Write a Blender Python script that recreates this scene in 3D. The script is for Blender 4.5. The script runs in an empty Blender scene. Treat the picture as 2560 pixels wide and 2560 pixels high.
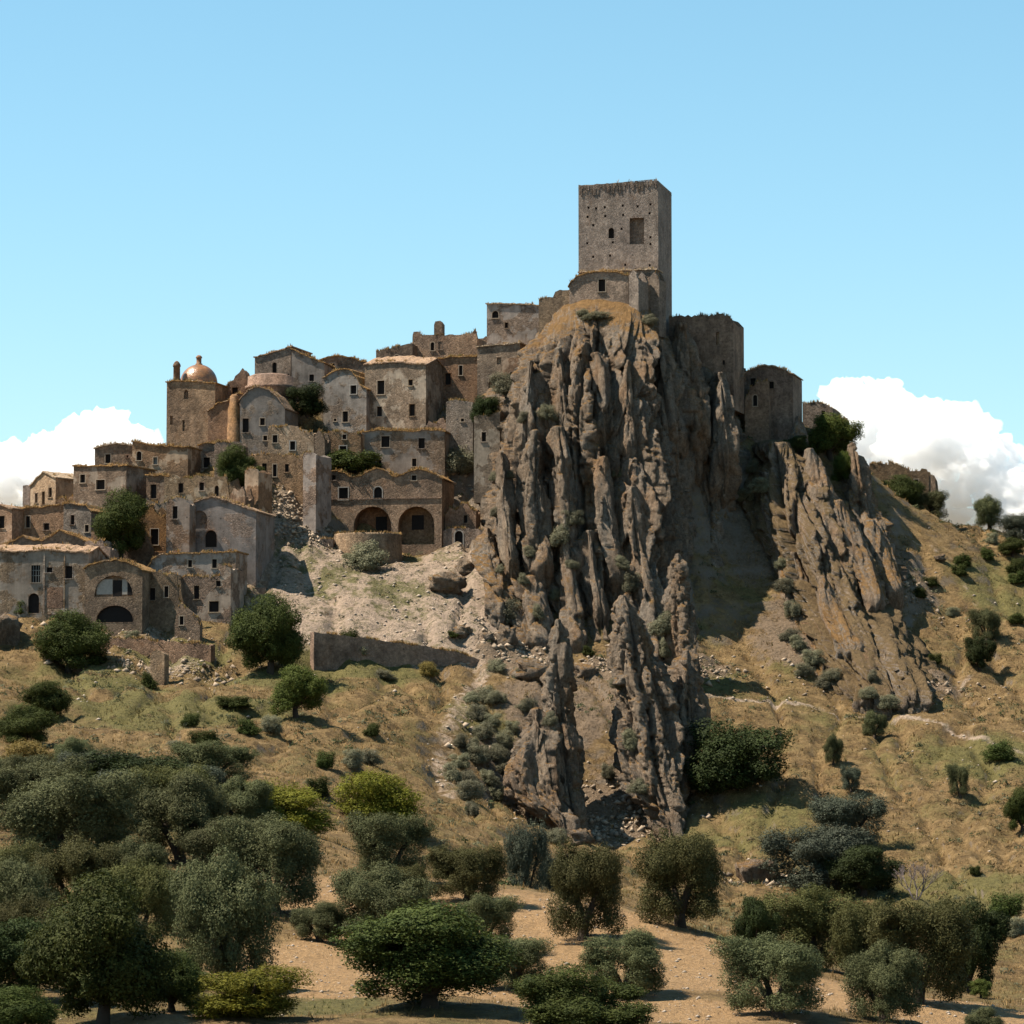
import bpy, math, random
import numpy as np
from mathutils import Vector, geometry
from mathutils.bvhtree import BVHTree

R = math.radians
SC = bpy.context.scene
COL = SC.collection

# ------------------------------------------------------------------ camera
F = 9000.0            # focal length in photo pixels (photo is 2560 wide)
PITCH = math.atan(720.0 / F)
cam = bpy.data.cameras.new('camera')
cam.sensor_width = 36.0
cam.lens = F / 2560.0 * 36.0
cam.clip_start = 1.0
cam.clip_end = 20000.0
co = bpy.data.objects.new('camera', cam)
co.rotation_euler = (math.pi / 2 + PITCH, 0, 0)
COL.objects.link(co)
SC.camera = co

# ------------------------------------------------------------------ world, sun, exposure
SUN_AZ = 89.0     # degrees to the left of the direction behind the camera
SUN_EL = 57.0
w = bpy.data.worlds.new('World')
SC.world = w
w.use_nodes = True
nt = w.node_tree
nt.nodes.clear()
sky = nt.nodes.new('ShaderNodeTexSky')
sky.sky_type = 'NISHITA'
sky.sun_disc = False
sky.sun_elevation = R(SUN_EL)
sky.sun_rotation = R(180 + SUN_AZ)
sky.altitude = 300
sky.air_density = 1.0
sky.dust_density = 0.25
sky.ozone_density = 2.5
hs = nt.nodes.new('ShaderNodeHueSaturation')
hs.inputs['Saturation'].default_value = 1.08
hs.inputs['Hue'].default_value = 0.474
bg = nt.nodes.new('ShaderNodeBackground')
bg.inputs['Strength'].default_value = 0.073
wo = nt.nodes.new('ShaderNodeOutputWorld')
nt.links.new(sky.outputs[0], hs.inputs['Color'])
nt.links.new(hs.outputs[0], bg.inputs[0])
nt.links.new(bg.outputs[0], wo.inputs[0])

sd = Vector((-math.sin(R(SUN_AZ)) * math.cos(R(SUN_EL)), -math.cos(R(SUN_AZ)) * math.cos(R(SUN_EL)), math.sin(R(SUN_EL))))
sl = bpy.data.lights.new('sun', 'SUN')
sl.energy = 5.0
sl.angle = R(0.53)
sl.color = (1.0, 0.91, 0.78)
so = bpy.data.objects.new('sun', sl)
so.rotation_euler = sd.to_track_quat('Z', 'Y').to_euler()
so.location = (-200, -100, 400)
COL.objects.link(so)

SC.render.engine = 'CYCLES'
SC.view_settings.view_transform = 'Standard'
SC.view_settings.look = 'None'
SC.view_settings.gamma = 1.0
SC.view_settings.use_curve_mapping = False
SC.view_settings.exposure = 1.24
SC.cycles.transparent_max_bounces = 12
SC.cycles.volume_bounces = 14
SC.cycles.max_bounces = 16

# ------------------------------------------------------------------ pixels to positions
CP, SP = math.cos(PITCH), math.sin(PITCH)
def ray(px, py):
    dx = (px - 1280.0) / F
    dy = (1280.0 - py) / F
    return np.array((dx, CP - dy * SP, SP + dy * CP))
def P(px, py, Y):
    d = ray(px, py)
    return d * (Y / d[1])
def XW(px, Y):
    return (px - 1280.0) / F * Y * 1.003

# ------------------------------------------------------------------ noise
rng = np.random.default_rng(7)
_perm = rng.permutation(256)
_perm = np.concatenate([_perm, _perm, _perm])
_g = rng.normal(size=(256, 3))
_g /= np.linalg.norm(_g, axis=1)[:, None]
_u = rng.random((256, 4))
def pn(x, y, z):
    x, y, z = np.broadcast_arrays(np.asarray(x, float), np.asarray(y, float), np.asarray(z, float))
    xi = np.floor(x).astype(int); yi = np.floor(y).astype(int); zi = np.floor(z).astype(int)
    xf = x - xi; yf = y - yi; zf = z - zi
    xi &= 255; yi &= 255; zi &= 255
    u = xf * xf * xf * (xf * (xf * 6 - 15) + 10)
    v = yf * yf * yf * (yf * (yf * 6 - 15) + 10)
    t = zf * zf * zf * (zf * (zf * 6 - 15) + 10)
    def gr(ix, iy, iz, fx, fy, fz):
        g = _g[_perm[_perm[_perm[ix] + iy] + iz]]
        return g[..., 0] * fx + g[..., 1] * fy + g[..., 2] * fz
    def lp(a, b, k): return a + (b - a) * k
    a = lp(gr(xi, yi, zi, xf, yf, zf), gr(xi + 1, yi, zi, xf - 1, yf, zf), u)
    b = lp(gr(xi, yi + 1, zi, xf, yf - 1, zf), gr(xi + 1, yi + 1, zi, xf - 1, yf - 1, zf), u)
    c = lp(gr(xi, yi, zi + 1, xf, yf, zf - 1), gr(xi + 1, yi, zi + 1, xf - 1, yf, zf - 1), u)
    d = lp(gr(xi, yi + 1, zi + 1, xf, yf - 1, zf - 1), gr(xi + 1, yi + 1, zi + 1, xf - 1, yf - 1, zf - 1), u)
    return lp(lp(a, b, v), lp(c, d, v), t) * 1.5
def fbm(x, y, z, o=4):
    s = 0; a = 1.0
    for i in range(o):
        s = s + a * pn(x * 2 ** i + 17.3 * i, y * 2 ** i + 5.1 * i, z * 2 ** i + 9.7 * i); a *= 0.5
    return s

def slabs(x, y, z, seed=0):
    """cellular noise: a level for each cell and the distance to the joint between cells"""
    xi = np.floor(x).astype(int); yi = np.floor(y).astype(int); zi = np.floor(z).astype(int)
    f1 = np.full(x.shape, 9.0); f2 = np.full(x.shape, 9.0); lv = np.zeros(x.shape); tl = np.zeros(x.shape)
    for a in (-1, 0, 1):
        for b in (-1, 0, 1):
            for c in (-1, 0, 1):
                h = _perm[_perm[_perm[(xi + a) & 255] + ((yi + b) & 255)] + ((zi + c + seed) & 255)]
                fx = xi + a + _u[h, 0]; fy = yi + b + _u[h, 1]; fz = zi + c + _u[h, 2]
                d = (fx - x) ** 2 + (fy - y) ** 2 + (fz - z) ** 2
                n1 = d < f1
                f2 = np.where(n1, f1, np.minimum(f2, d)); lv = np.where(n1, _u[h, 3], lv); k = (h * 7 + 13) & 255; tl = np.where(n1, (x - fx) * (_u[k, 0] - .5) * 2 + (y - fy) * (_u[k, 1] - .5) * 2 + (z - fz) * (_u[k, 2] - .5), tl); f1 = np.where(n1, d, f1)
    return lv, np.sqrt(f2) - np.sqrt(f1), tl

# ------------------------------------------------------------------ mesh helpers
def mesh_np(name, V, Fc, mat, smooth=False, attr=None):
    me = bpy.data.meshes.new(name)
    V = np.asarray(V, dtype=np.float32)
    Fc = np.asarray(Fc, dtype=np.int32)
    n, k = Fc.shape
    me.vertices.add(len(V)); me.vertices.foreach_set('co', V.ravel())
    me.loops.add(n * k); me.loops.foreach_set('vertex_index', Fc.ravel())
    me.polygons.add(n)
    me.polygons.foreach_set('loop_start', np.arange(0, n * k, k, dtype=np.int32))
    me.polygons.foreach_set('loop_total', np.full(n, k, dtype=np.int32))
    if smooth: me.polygons.foreach_set('use_smooth', np.ones(n, dtype=bool))
    if attr is not None:
        for an, av in attr.items():
            a = me.color_attributes.new(an, 'FLOAT_COLOR', 'POINT')
            c = np.ones((len(V), 4), dtype=np.float32); c[:, :3] = av
            a.data.foreach_set('color', c.ravel())
    me.update(calc_edges=True); me.validate()
    if mat: me.materials.append(mat)
    return me
def link(name, me, parent=None, loc=None, **props):
    o = bpy.data.objects.new(name, me)
    COL.objects.link(o)
    if parent is not None: o.parent = parent
    if loc is not None: o.location = loc
    for k, v in props.items(): o[k] = v
    return o
class MB:
    """collects polygons of any size, then links them as one mesh"""
    def __init__(s): s.v = []; s.f = []; s.sm = []
    def add(s, vs, fs, sm=False):
        b = len(s.v); s.v.extend([tuple(map(float, q)) for q in vs])
        for f in fs: s.f.append([b + i for i in f]); s.sm.append(sm)
    def box(s, c, u, v, wv):
        c, u, v, wv = map(lambda q: np.array(q, float), (c, u, v, wv))
        pts = [c + a * u + b * v + d * wv for d in (-1, 1) for b in (-1, 1) for a in (-1, 1)]
        s.add(pts, [(0, 2, 3, 1), (4, 5, 7, 6), (0, 1, 5, 4), (2, 6, 7, 3), (0, 4, 6, 2), (1, 3, 7, 5)])
    def mesh(s, name, mat, origin=(0, 0, 0)):
        me = bpy.data.meshes.new(name)
        o = np.array(origin)
        me.from_pydata([tuple(np.array(q) - o) for q in s.v], [], s.f)
        me.polygons.foreach_set('use_smooth', np.array(s.sm, dtype=bool))
        me.validate()
        if mat: me.materials.append(mat)
        return me
def thing(name, label, cat, loc=(0, 0, 0), group=None):
    o = bpy.data.objects.new(name, None); COL.objects.link(o)
    o.location = loc; o['label'] = label; o['category'] = cat
    o.empty_display_size = 0.5
    if group: o['group'] = group
    return o

# ------------------------------------------------------------------ materials
def nodes(name):
    m = bpy.data.materials.new(name); m.use_nodes = True
    t = m.node_tree; t.nodes.clear()
    out = t.nodes.new('ShaderNodeOutputMaterial')
    bs = t.nodes.new('ShaderNodeBsdfPrincipled')
    bs.inputs['Roughness'].default_value = 0.92
    bs.inputs['Specular IOR Level'].default_value = 0.15
    t.links.new(bs.outputs[0], out.inputs[0])
    return m, t, bs, out
class NT:
    def __init__(s, t): s.t = t
    def n(s, ty, **k):
        q = s.t.nodes.new(ty)
        for a, b in k.items(): setattr(q, a, b)
        return q
    def l(s, a, b): s.t.links.new(a, b)
    def pos(s, sc=(1, 1, 1), src='world'):
        if src == 'world':
            g = s.n('ShaderNodeNewGeometry'); o = g.outputs['Position']
        else:
            g = s.n('ShaderNodeTexCoord'); o = g.outputs['Object']
        m = s.n('ShaderNodeMapping'); m.inputs['Scale'].default_value = sc
        s.l(o, m.inputs[0]); return m.outputs[0]
    def noise(s, v, scale, det=5, rough=0.6, out='Fac'):
        q = s.n('ShaderNodeTexNoise'); q.inputs['Scale'].default_value = scale
        q.inputs['Detail'].default_value = det; q.inputs['Roughness'].default_value = rough
        s.l(v, q.inputs['Vector']); return q.outputs[out]
    def vor(s, v, scale, out='Distance', feat='F1'):
        q = s.n('ShaderNodeTexVoronoi', feature=feat); q.inputs['Scale'].default_value = scale
        s.l(v, q.inputs['Vector']); return q.outputs[out]
    def ramp(s, f, stops, interp='LINEAR'):
        q = s.n('ShaderNodeValToRGB'); r = q.color_ramp; r.interpolation = interp
        while len(r.elements) < len(stops): r.elements.new(0.5)
        for e, (p, c) in zip(r.elements, stops):
            e.position = p; e.color = (c, c, c, 1) if not hasattr(c, '__len__') else (*c, 1)
        s.l(f, q.inputs[0]); return q.outputs[0]
    def mix(s, f, a, b, mode='MIX'):
        q = s.n('ShaderNodeMix', data_type='RGBA', blend_type=mode)
        q.clamp_factor = True
        for inp, val in ((q.inputs[0], f), (q.inputs[6], a), (q.inputs[7], b)):
            if hasattr(val, 'is_output') or isinstance(val, bpy.types.NodeSocket): s.l(val, inp)
            elif isinstance(val, (int, float)): inp.default_value = val if inp == q.inputs[0] else (val, val, val, 1)
            else: inp.default_value = (*val, 1)
        return q.outputs[2]
    def math(s, op, a, b=0.0):
        q = s.n('ShaderNodeMath', operation=op)
        for i, val in enumerate((a, b)):
            if isinstance(val, bpy.types.NodeSocket): s.l(val, q.inputs[i])
            else: q.inputs[i].default_value = val
        return q.outputs[0]
    def base(s, col, bs):
        o = s.mix(1.0, col, (0.80, 0.79, 0.77), 'MULTIPLY'); s.l(o, bs.inputs['Base Color']); return o
    def bump(s, h, strength, dist, bs):
        q = s.n('ShaderNodeBump'); q.inputs['Strength'].default_value = strength
        q.inputs['Distance'].default_value = dist
        s.l(h, q.inputs['Height']); s.l(q.outputs[0], bs.inputs['Normal'])

def mat_wall(name, ca, cb, plaster=None, pl_amt=0.5, stone=3.6, streak=0.35, seed=0.0):
    m, t, bs, out = nodes(name); k = NT(t)
    p = k.pos()
    big = k.noise(p, 0.22 + seed * 0.01, 4)
    col = k.mix(k.ramp(big, [(0.38, 0.0), (0.62, 1.0)]), ca, cb)
    vc = k.vor(p, stone, 'Color')
    sep = k.n('ShaderNodeSeparateColor'); k.l(vc, sep.inputs[0])
    col = k.mix(0.5, col, k.ramp(sep.outputs[0], [(0.0, 0.5), (0.5, 0.95), (1.0, 1.4)]), 'MULTIPLY')
    ed = k.vor(p, stone, 'Distance', 'DISTANCE_TO_EDGE')
    fine = k.noise(p, 3.0, 6, 0.7)
    col = k.mix(0.7, col, k.ramp(fine, [(0.3, 0.6), (0.5, 1.0), (0.72, 1.35)]), 'MULTIPLY')
    hgt = k.math('ADD', k.ramp(ed, [(0.0, 0.0), (0.12, 1.0)]), fine)
    if plaster:
        pm = k.noise(p, 0.33, 6, 0.62)
        pmask = k.ramp(pm, [(0.62 - pl_amt * 0.25, 0.0), (0.66 - pl_amt * 0.25, 1.0)])
        pc = k.mix(k.noise(p, 0.9, 5), tuple(c * 0.8 for c in plaster), tuple(min(1, c * 1.2) for c in plaster))
        col = k.mix(pmask, col, pc)
    if plaster:
        inv = k.math('SUBTRACT', 1.0, pmask)
        hgt = k.math('ADD', k.math('MULTIPLY', hgt, k.math('ADD', k.math('MULTIPLY', inv, 0.85), 0.15)), k.math('MULTIPLY', pmask, 0.8))
    st = k.noise(k.pos((1.1, 1.1, 0.12)), 1.0, 5, 0.6)
    col = k.mix(streak, col, k.ramp(st, [(0.36, 0.45), (0.6, 1.15)]), 'MULTIPLY')
    gr = k.noise(p, 0.45, 7, 0.72)
    col = k.mix(0.8, col, k.ramp(gr, [(0.34, 0.5), (0.5, 0.95), (0.66, 1.2)]), 'MULTIPLY')
    moss = k.noise(p, 0.6, 5, 0.7)
    col = k.mix(k.ramp(moss, [(0.56, 0.0), (0.74, 0.6)]), col, (0.2, 0.115, 0.06))
    hole = k.vor(p, 0.55)
    col = k.mix(k.ramp(hole, [(0.045, 0.75), (0.1, 0.0)]), col, (0.05, 0.04, 0.035))
    oi = k.n('ShaderNodeObjectInfo'); hv = k.n('ShaderNodeHueSaturation')
    k.l(k.math('ADD', 0.8, k.math('MULTIPLY', oi.outputs['Random'], 0.42)), hv.inputs['Value'])
    k.l(k.math('ADD', 0.8, k.math('MULTIPLY', k.math('FRACT', k.math('MULTIPLY', oi.outputs['Random'], 7.3)), 0.4)), hv.inputs['Saturation'])
    k.l(k.math('ADD', 0.488, k.math('MULTIPLY', k.math('FRACT', k.math('MULTIPLY', oi.outputs['Random'], 13.7)), 0.018)), hv.inputs['Hue'])
    k.l(col, hv.inputs['Color'])
    k.base(hv.outputs[0], bs)
    k.bump(hgt, 0.7, 0.09, bs)
    return m
M = {}
M['stone'] = mat_wall('stone_masonry', (0.30, 0.21, 0.138), (0.20, 0.143, 0.10))
M['stone_grey'] = mat_wall('grey_masonry', (0.265, 0.207, 0.16), (0.19, 0.15, 0.12), seed=2)
M['plaster'] = mat_wall('peeling_plaster', (0.285, 0.196, 0.125), (0.21, 0.15, 0.10), (0.37, 0.29, 0.21), 0.45, seed=1)
M['plaster_grey'] = mat_wall('grey_plaster', (0.275, 0.195, 0.13), (0.21, 0.155, 0.112), (0.30, 0.252, 0.21), 0.62, seed=4)
M['plaster_dark'] = mat_wall('dark_plaster', (0.25, 0.182, 0.13), (0.19, 0.145, 0.11), (0.19, 0.162, 0.142), 0.7, seed=5)
M['brick'] = mat_wall('reddish_masonry', (0.28, 0.165, 0.095), (0.20, 0.132, 0.09), stone=4.0, seed=3)
M['tower'] = mat_wall('tower_masonry', (0.295, 0.23, 0.178), (0.24, 0.187, 0.15), stone=4.2, streak=0.3, seed=6)
M['pink'] = mat_wall('pale_masonry', (0.38, 0.27, 0.18), (0.3, 0.215, 0.145), (0.41, 0.31, 0.22), 0.4, streak=0.2, seed=7)  # lighter masonry and plaster tones

def mat_roof(name, ca, cb, grass, amt):
    m, t, bs, out = nodes(name); k = NT(t)
    p = k.pos()
    v = k.vor(p, 4.0, 'Color'); sep = k.n('ShaderNodeSeparateColor'); k.l(v, sep.inputs[0])
    col = k.mix(sep.outputs[1], ca, cb)
    g = k.noise(p, 0.7, 6, 0.7)
    col = k.mix(k.ramp(g, [(0.68 - amt * 0.4, 0.0), (0.76 - amt * 0.4, 1.0)]), col, grass)
    f = k.noise(p, 5.0, 4, 0.7)
    col = k.mix(0.8, col, k.ramp(f, [(0.3, 0.5), (0.7, 1.4)]), 'MULTIPLY')
    k.base(col, bs); k.bump(k.math('ADD', f, k.vor(p, 4.0)), 0.8, 0.12, bs)
    return m
M['roof'] = mat_roof('old_clay_tiles', (0.40, 0.26, 0.16), (0.25, 0.17, 0.12), (0.27, 0.16, 0.07), 0.3)
M['roof_grass'] = mat_roof('overgrown_roof', (0.30, 0.21, 0.14), (0.24, 0.165, 0.11), (0.30, 0.17, 0.065), 0.75)
M['roof_pale'] = mat_roof('pale_clay_tiles', (0.46, 0.34, 0.23), (0.34, 0.25, 0.17), (0.32, 0.2, 0.09), 0.2)

def mat_plain(name, c, rough=0.9, var=0.3, sc=3.0):
    m, t, bs, out = nodes(name); k = NT(t)
    f = k.noise(k.pos(), sc, 5)
    k.base(k.mix(f, tuple(x * (1 - var) for x in c), tuple(x * (1 + var) for x in c)), bs)
    bs.inputs['Roughness'].default_value = rough
    return m
M['void'] = mat_plain('painted_void_shade', (0.018, 0.015, 0.014))  # near-black colour that paints the inner shade of empty openings
M['shut'] = mat_plain('weathered_shutter', (0.16, 0.18, 0.18))
M['white'] = mat_plain('white_limewash', (0.34, 0.31, 0.275), var=0.35)
M['frame'] = mat_plain('stone_surround', (0.36, 0.29, 0.22), var=0.25)
M['bark'] = mat_plain('bark', (0.055, 0.042, 0.032), var=0.4, sc=6)
M['deadwood'] = mat_plain('grey_dead_wood', (0.15, 0.12, 0.115), var=0.3)
M['iron'] = mat_plain('rusty_iron', (0.08, 0.06, 0.05))

def mat_dome():
    m, t, bs, out = nodes('glazed_dome_tiles'); k = NT(t)
    p = k.pos()
    v = k.vor(p, 5.0, 'Color'); sep = k.n('ShaderNodeSeparateColor'); k.l(v, sep.inputs[0])
    col = k.mix(sep.outputs[0], (0.27, 0.105, 0.032), (0.36, 0.18, 0.07))
    col = k.mix(k.ramp(k.noise(p, 0.9, 6, .7), [(0.42, 0.0), (0.6, 0.9)]), col, (0.17, 0.095, 0.05))
    k.base(col, bs); bs.inputs['Roughness'].default_value = 0.36
    bs.inputs['Specular IOR Level'].default_value = 0.5
    k.bump(k.vor(p, 5.0), 0.6, 0.05, bs)
    return m
M['dome'] = mat_dome()

def mat_rock(name='conglomerate_rock', g0=0.60, ga=(0.19, 0.10, 0.036), gb=(0.34, 0.205, 0.085)):
    m, t, bs, out = nodes(name); k = NT(t)
    p = k.pos(); ps = k.pos((1, 1, 0.2))
    a = k.noise(ps, 0.5, 7, 0.7)
    col = k.ramp(a, [(0.25, (0.10, 0.074, 0.053)), (0.42, (0.195, 0.146, 0.104)), (0.55, (0.27, 0.205, 0.148)), (0.75, (0.39, 0.30, 0.215))])
    ox = k.noise(k.pos((1, 1, 0.35)), 0.17, 5, 0.65)
    col = k.mix(k.ramp(ox, [(0.50, 0.0), (0.66, 0.75)]), col, (0.28, 0.16, 0.08))
    li = k.noise(k.pos((1, 1, 0.5)), 0.3, 6, 0.7)
    col = k.mix(k.ramp(li, [(0.46, 0.0), (0.64, 0.75)]), col, (0.25, 0.215, 0.178))
    f = k.noise(p, 2.2, 8, 0.78)
    col = k.mix(0.95, col, k.ramp(f, [(0.28, 0.35), (0.5, 1.0), (0.74, 1.6)]), 'MULTIPLY')
    sp = k.vor(p, 2.4)
    col = k.mix(k.ramp(sp, [(0.05, 0.5), (0.16, 0.0)]), col, (0.42, 0.36, 0.29))
    pk = k.vor(k.pos((1, 1, .55)), 1.3)
    col = k.mix(k.ramp(pk, [(0.06, 0.7), (0.15, 0.0)]), col, (0.045, 0.036, 0.03))
    # dry grass where a ledge lies flat enough to hold soil
    g = k.n('ShaderNodeNewGeometry'); sx = k.n('ShaderNodeSeparateXYZ'); k.l(g.outputs['True Normal'], sx.inputs[0])
    gn = k.math('ADD', sx.outputs[2], k.math('MULTIPLY', k.math('SUBTRACT', k.noise(p, 0.6, 5, 0.7), 0.5), 0.9))
    gm = k.ramp(gn, [(g0, 0.0), (g0 + 0.18, 1.0)])
    gc = k.mix(k.noise(p, 1.3, 5, 0.7), ga, gb)
    col = k.mix(gm, col, gc)
    vg = k.noise(k.pos((1, 1, 0.16)), 1.7, 6, 0.72)
    col = k.mix(0.7, col, k.ramp(vg, [(0.3, 0.5), (0.5, 1.0), (0.7, 1.3)]), 'MULTIPLY')
    k.base(col, bs)
    k.bump(k.math('ADD', k.math('ADD', k.math('MULTIPLY', vg, 1.6), k.math('MULTIPLY', a, 1.2)), k.math('ADD', k.math('MULTIPLY', f, 1.2), k.math('MULTIPLY', k.noise(p, 8.0, 4, 0.75), 0.4))), 1.0, 0.5, bs)
    return m
M['rock'] = mat_rock()
M['rock_grassy'] = mat_rock('grassy_rock', 0.38, (0.12, 0.082, 0.04), (0.26, 0.175, 0.088))

def mat_ground():
    m, t, bs, out = nodes('dry_hillside'); k = NT(t)
    p = k.pos()
    at = k.n('ShaderNodeVertexColor', layer_name='mask'); sep = k.n('ShaderNodeSeparateColor'); k.l(at.outputs[0], sep.inputs[0])
    n1 = k.noise(p, 0.12, 6, 0.65); n2 = k.noise(p, 0.55, 6, 0.7); n3 = k.noise(p, 2.6, 6, 0.75)
    col = k.ramp(n2, [(0.28, (0.075, 0.047, 0.022)), (0.43, (0.155, 0.099, 0.043)), (0.56, (0.24, 0.158, 0.07)), (0.75, (0.36, 0.245, 0.122))])
    # green flush, partly from the mask
    gmask = k.math('ADD', k.math('MULTIPLY', sep.outputs[2], 0.36), n1)
    gm = k.ramp(k.math('ADD', gmask, k.math('MULTIPLY', k.math('SUBTRACT', n3, 0.5), 0.25)), [(0.49, 0.0), (0.70, 0.85)])
    col = k.mix(gm, col, k.mix(n3, (0.085, 0.08, 0.026), (0.18, 0.162, 0.056)))
    # bare pinkish scree
    sm = k.ramp(k.math('ADD', sep.outputs[0], k.math('MULTIPLY', k.math('SUBTRACT', n2, 0.5), 2.0)), [(0.40, 0.0), (0.75, 1.0)])
    sc = k.mix(n2, (0.28, 0.205, 0.15), (0.49, 0.372, 0.28))
    sc = k.mix(k.ramp(k.noise(p, 0.9, 7, 0.75), [(0.50, 0.0), (0.62, 0.85)]), sc, (0.12, 0.105, 0.05))
    col = k.mix(sm, col, sc)
    wm = k.ramp(k.math('ADD', k.math('MULTIPLY', sep.outputs[2], 0.75), k.math('MULTIPLY', k.math('SUBTRACT', k.noise(p, 0.42, 7, 0.75), 0.5), 1.7)), [(0.38, 0.0), (0.6, 0.9)])
    col = k.mix(k.math('MULTIPLY', wm, sm), col, k.mix(n3, (0.075, 0.078, 0.026), (0.17, 0.15, 0.06)))
    rk = k.n('ShaderNodeVertexColor', layer_name='rocky'); rs = k.n('ShaderNodeSeparateColor'); k.l(rk.outputs[0], rs.inputs[0])
    rm = k.ramp(k.math('ADD', rs.outputs[0], k.math('MULTIPLY', k.math('SUBTRACT', n2, 0.5), 2.2)), [(0.4, 0.0), (0.7, 1.0)])
    col = k.mix(rm, col, k.mix(n3, (0.12, 0.084, 0.054), (0.27, 0.195, 0.13)))
    # ploughed orange soil
    fm = k.ramp(k.math('ADD', sep.outputs[1], k.math('MULTIPLY', k.math('SUBTRACT', n1, 0.5), 1.8)), [(0.35, 0.0), (0.7, 1.0)])
    fc = k.mix(n2, (0.30, 0.178, 0.08), (0.47, 0.305, 0.158))
    col = k.mix(fm, col, fc)
    pb = k.vor(p, 2.6)
    pebble = k.math('MULTIPLY', k.ramp(pb, [(0.06, 1.0), (0.14, 0.0)]), k.math('ADD', 0.12, k.math('MAXIMUM', fm, sm)))
    col = k.mix(k.math('MULTIPLY', pebble, 0.6), col, (0.62, 0.55, 0.46))
    col = k.mix(0.75, col, k.ramp(n3, [(0.28, 0.5), (0.5, 1.0), (0.72, 1.4)]), 'MULTIPLY')
    # bare rock where the slope is steep
    g = k.n('ShaderNodeNewGeometry'); sx = k.n('ShaderNodeSeparateXYZ'); k.l(g.outputs['Normal'], sx.inputs[0])
    stp = k.ramp(k.math('ADD', sx.outputs[2], k.math('MULTIPLY', k.math('SUBTRACT', n2, 0.5), 0.5)), [(0.55, 1.0), (0.72, 0.0)])
    col = k.mix(stp, col, k.mix(n2, (0.14, 0.11, 0.085), (0.3, 0.245, 0.19)))
    k.base(col, bs)
    k.bump(k.math('ADD', n2, k.math('MULTIPLY', n3, 0.9)), 1.0, 0.6, bs)
    return m
M['ground'] = mat_ground()

def mat_leaf(name, ca, cb, trans=0.35, cc=None):
    m, t, bs, out = nodes(name); k = NT(t)
    oi = k.n('ShaderNodeObjectInfo')
    p = k.pos((1, 1, 1), 'object')
    f = k.noise(p, 1.1, 4, 0.7)
    f2 = k.noise(p, 9.0, 2, 0.5)
    col = k.mix(k.ramp(f, [(0.35, 0.0), (0.68, 1.0)]), ca, cb)
    col = k.mix(0.6, col, k.ramp(f2, [(0.3, 0.6), (0.7, 1.45)]), 'MULTIPLY')
    hsv = k.n('ShaderNodeHueSaturation')
    k.l(k.math('ADD', 0.485, k.math('MULTIPLY', oi.outputs['Random'], 0.03)), hsv.inputs['Hue'])
    k.l(k.math('ADD', 0.66, k.math('MULTIPLY', oi.outputs['Random'], 0.36)), hsv.inputs['Value'])
    k.l(col, hsv.inputs['Color'])
    k.l(hsv.outputs[0], bs.inputs['Base Color'])
    bs.inputs['Roughness'].default_value = 0.75
    bs.inputs['Specular IOR Level'].default_value = 0.12
    tr = k.n('ShaderNodeBsdfTranslucent'); k.l(hsv.outputs[0], tr.inputs[0])
    mx = k.n('ShaderNodeMixShader'); mx.inputs[0].default_value = trans
    k.l(bs.outputs[0], mx.inputs[1]); k.l(tr.outputs[0], mx.inputs[2]); k.l(mx.outputs[0], out.inputs[0])
    return m
M['olive'] = mat_leaf('olive_leaves', (0.05, 0.055, 0.02), (0.122, 0.125, 0.055), 0.2)
M['olive_warm'] = mat_leaf('olive_leaves_warm', (0.05, 0.05, 0.014), (0.108, 0.102, 0.034), 0.2)
M['olive_blue'] = mat_leaf('blue_olive_leaves', (0.05, 0.06, 0.038), (0.10, 0.112, 0.076), 0.15)
M['leaf'] = mat_leaf('green_leaves', (0.029, 0.040, 0.008), (0.071, 0.084, 0.018), 0.22)
M['leaf_dark'] = mat_leaf('dark_green_leaves', (0.017, 0.025, 0.006), (0.038, 0.050, 0.012), 0.15)
M['leaf_fresh'] = mat_leaf('fresh_green_leaves', (0.055, 0.071, 0.013), (0.105, 0.122, 0.025), 0.3)
M['leaf_yellow'] = mat_leaf('yellow_green_leaves', (0.084, 0.080, 0.008), (0.155, 0.139, 0.017), 0.25)
M['sage'] = mat_leaf('grey_sage_leaves', (0.14, 0.135, 0.078), (0.235, 0.222, 0.145), 0.3)
M['broom'] = mat_leaf('yellow_broom_twigs', (0.160, 0.122, 0.034), (0.227, 0.168, 0.050), 0.3)

def mat_tuft(name):
    m, t, bs, out = nodes(name); k = NT(t)
    at = k.n('ShaderNodeVertexColor', layer_name='tint')
    tc = k.base(at.outputs[0], bs)
    tr = k.n('ShaderNodeBsdfTranslucent'); k.l(tc, tr.inputs[0])
    mx = k.n('ShaderNodeMixShader'); mx.inputs[0].default_value = 0.3
    k.l(bs.outputs[0], mx.inputs[1]); k.l(tr.outputs[0], mx.inputs[2]); k.l(mx.outputs[0], out.inputs[0])
    return m
M['tuft'] = mat_tuft('dry_grass_blades')

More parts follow.
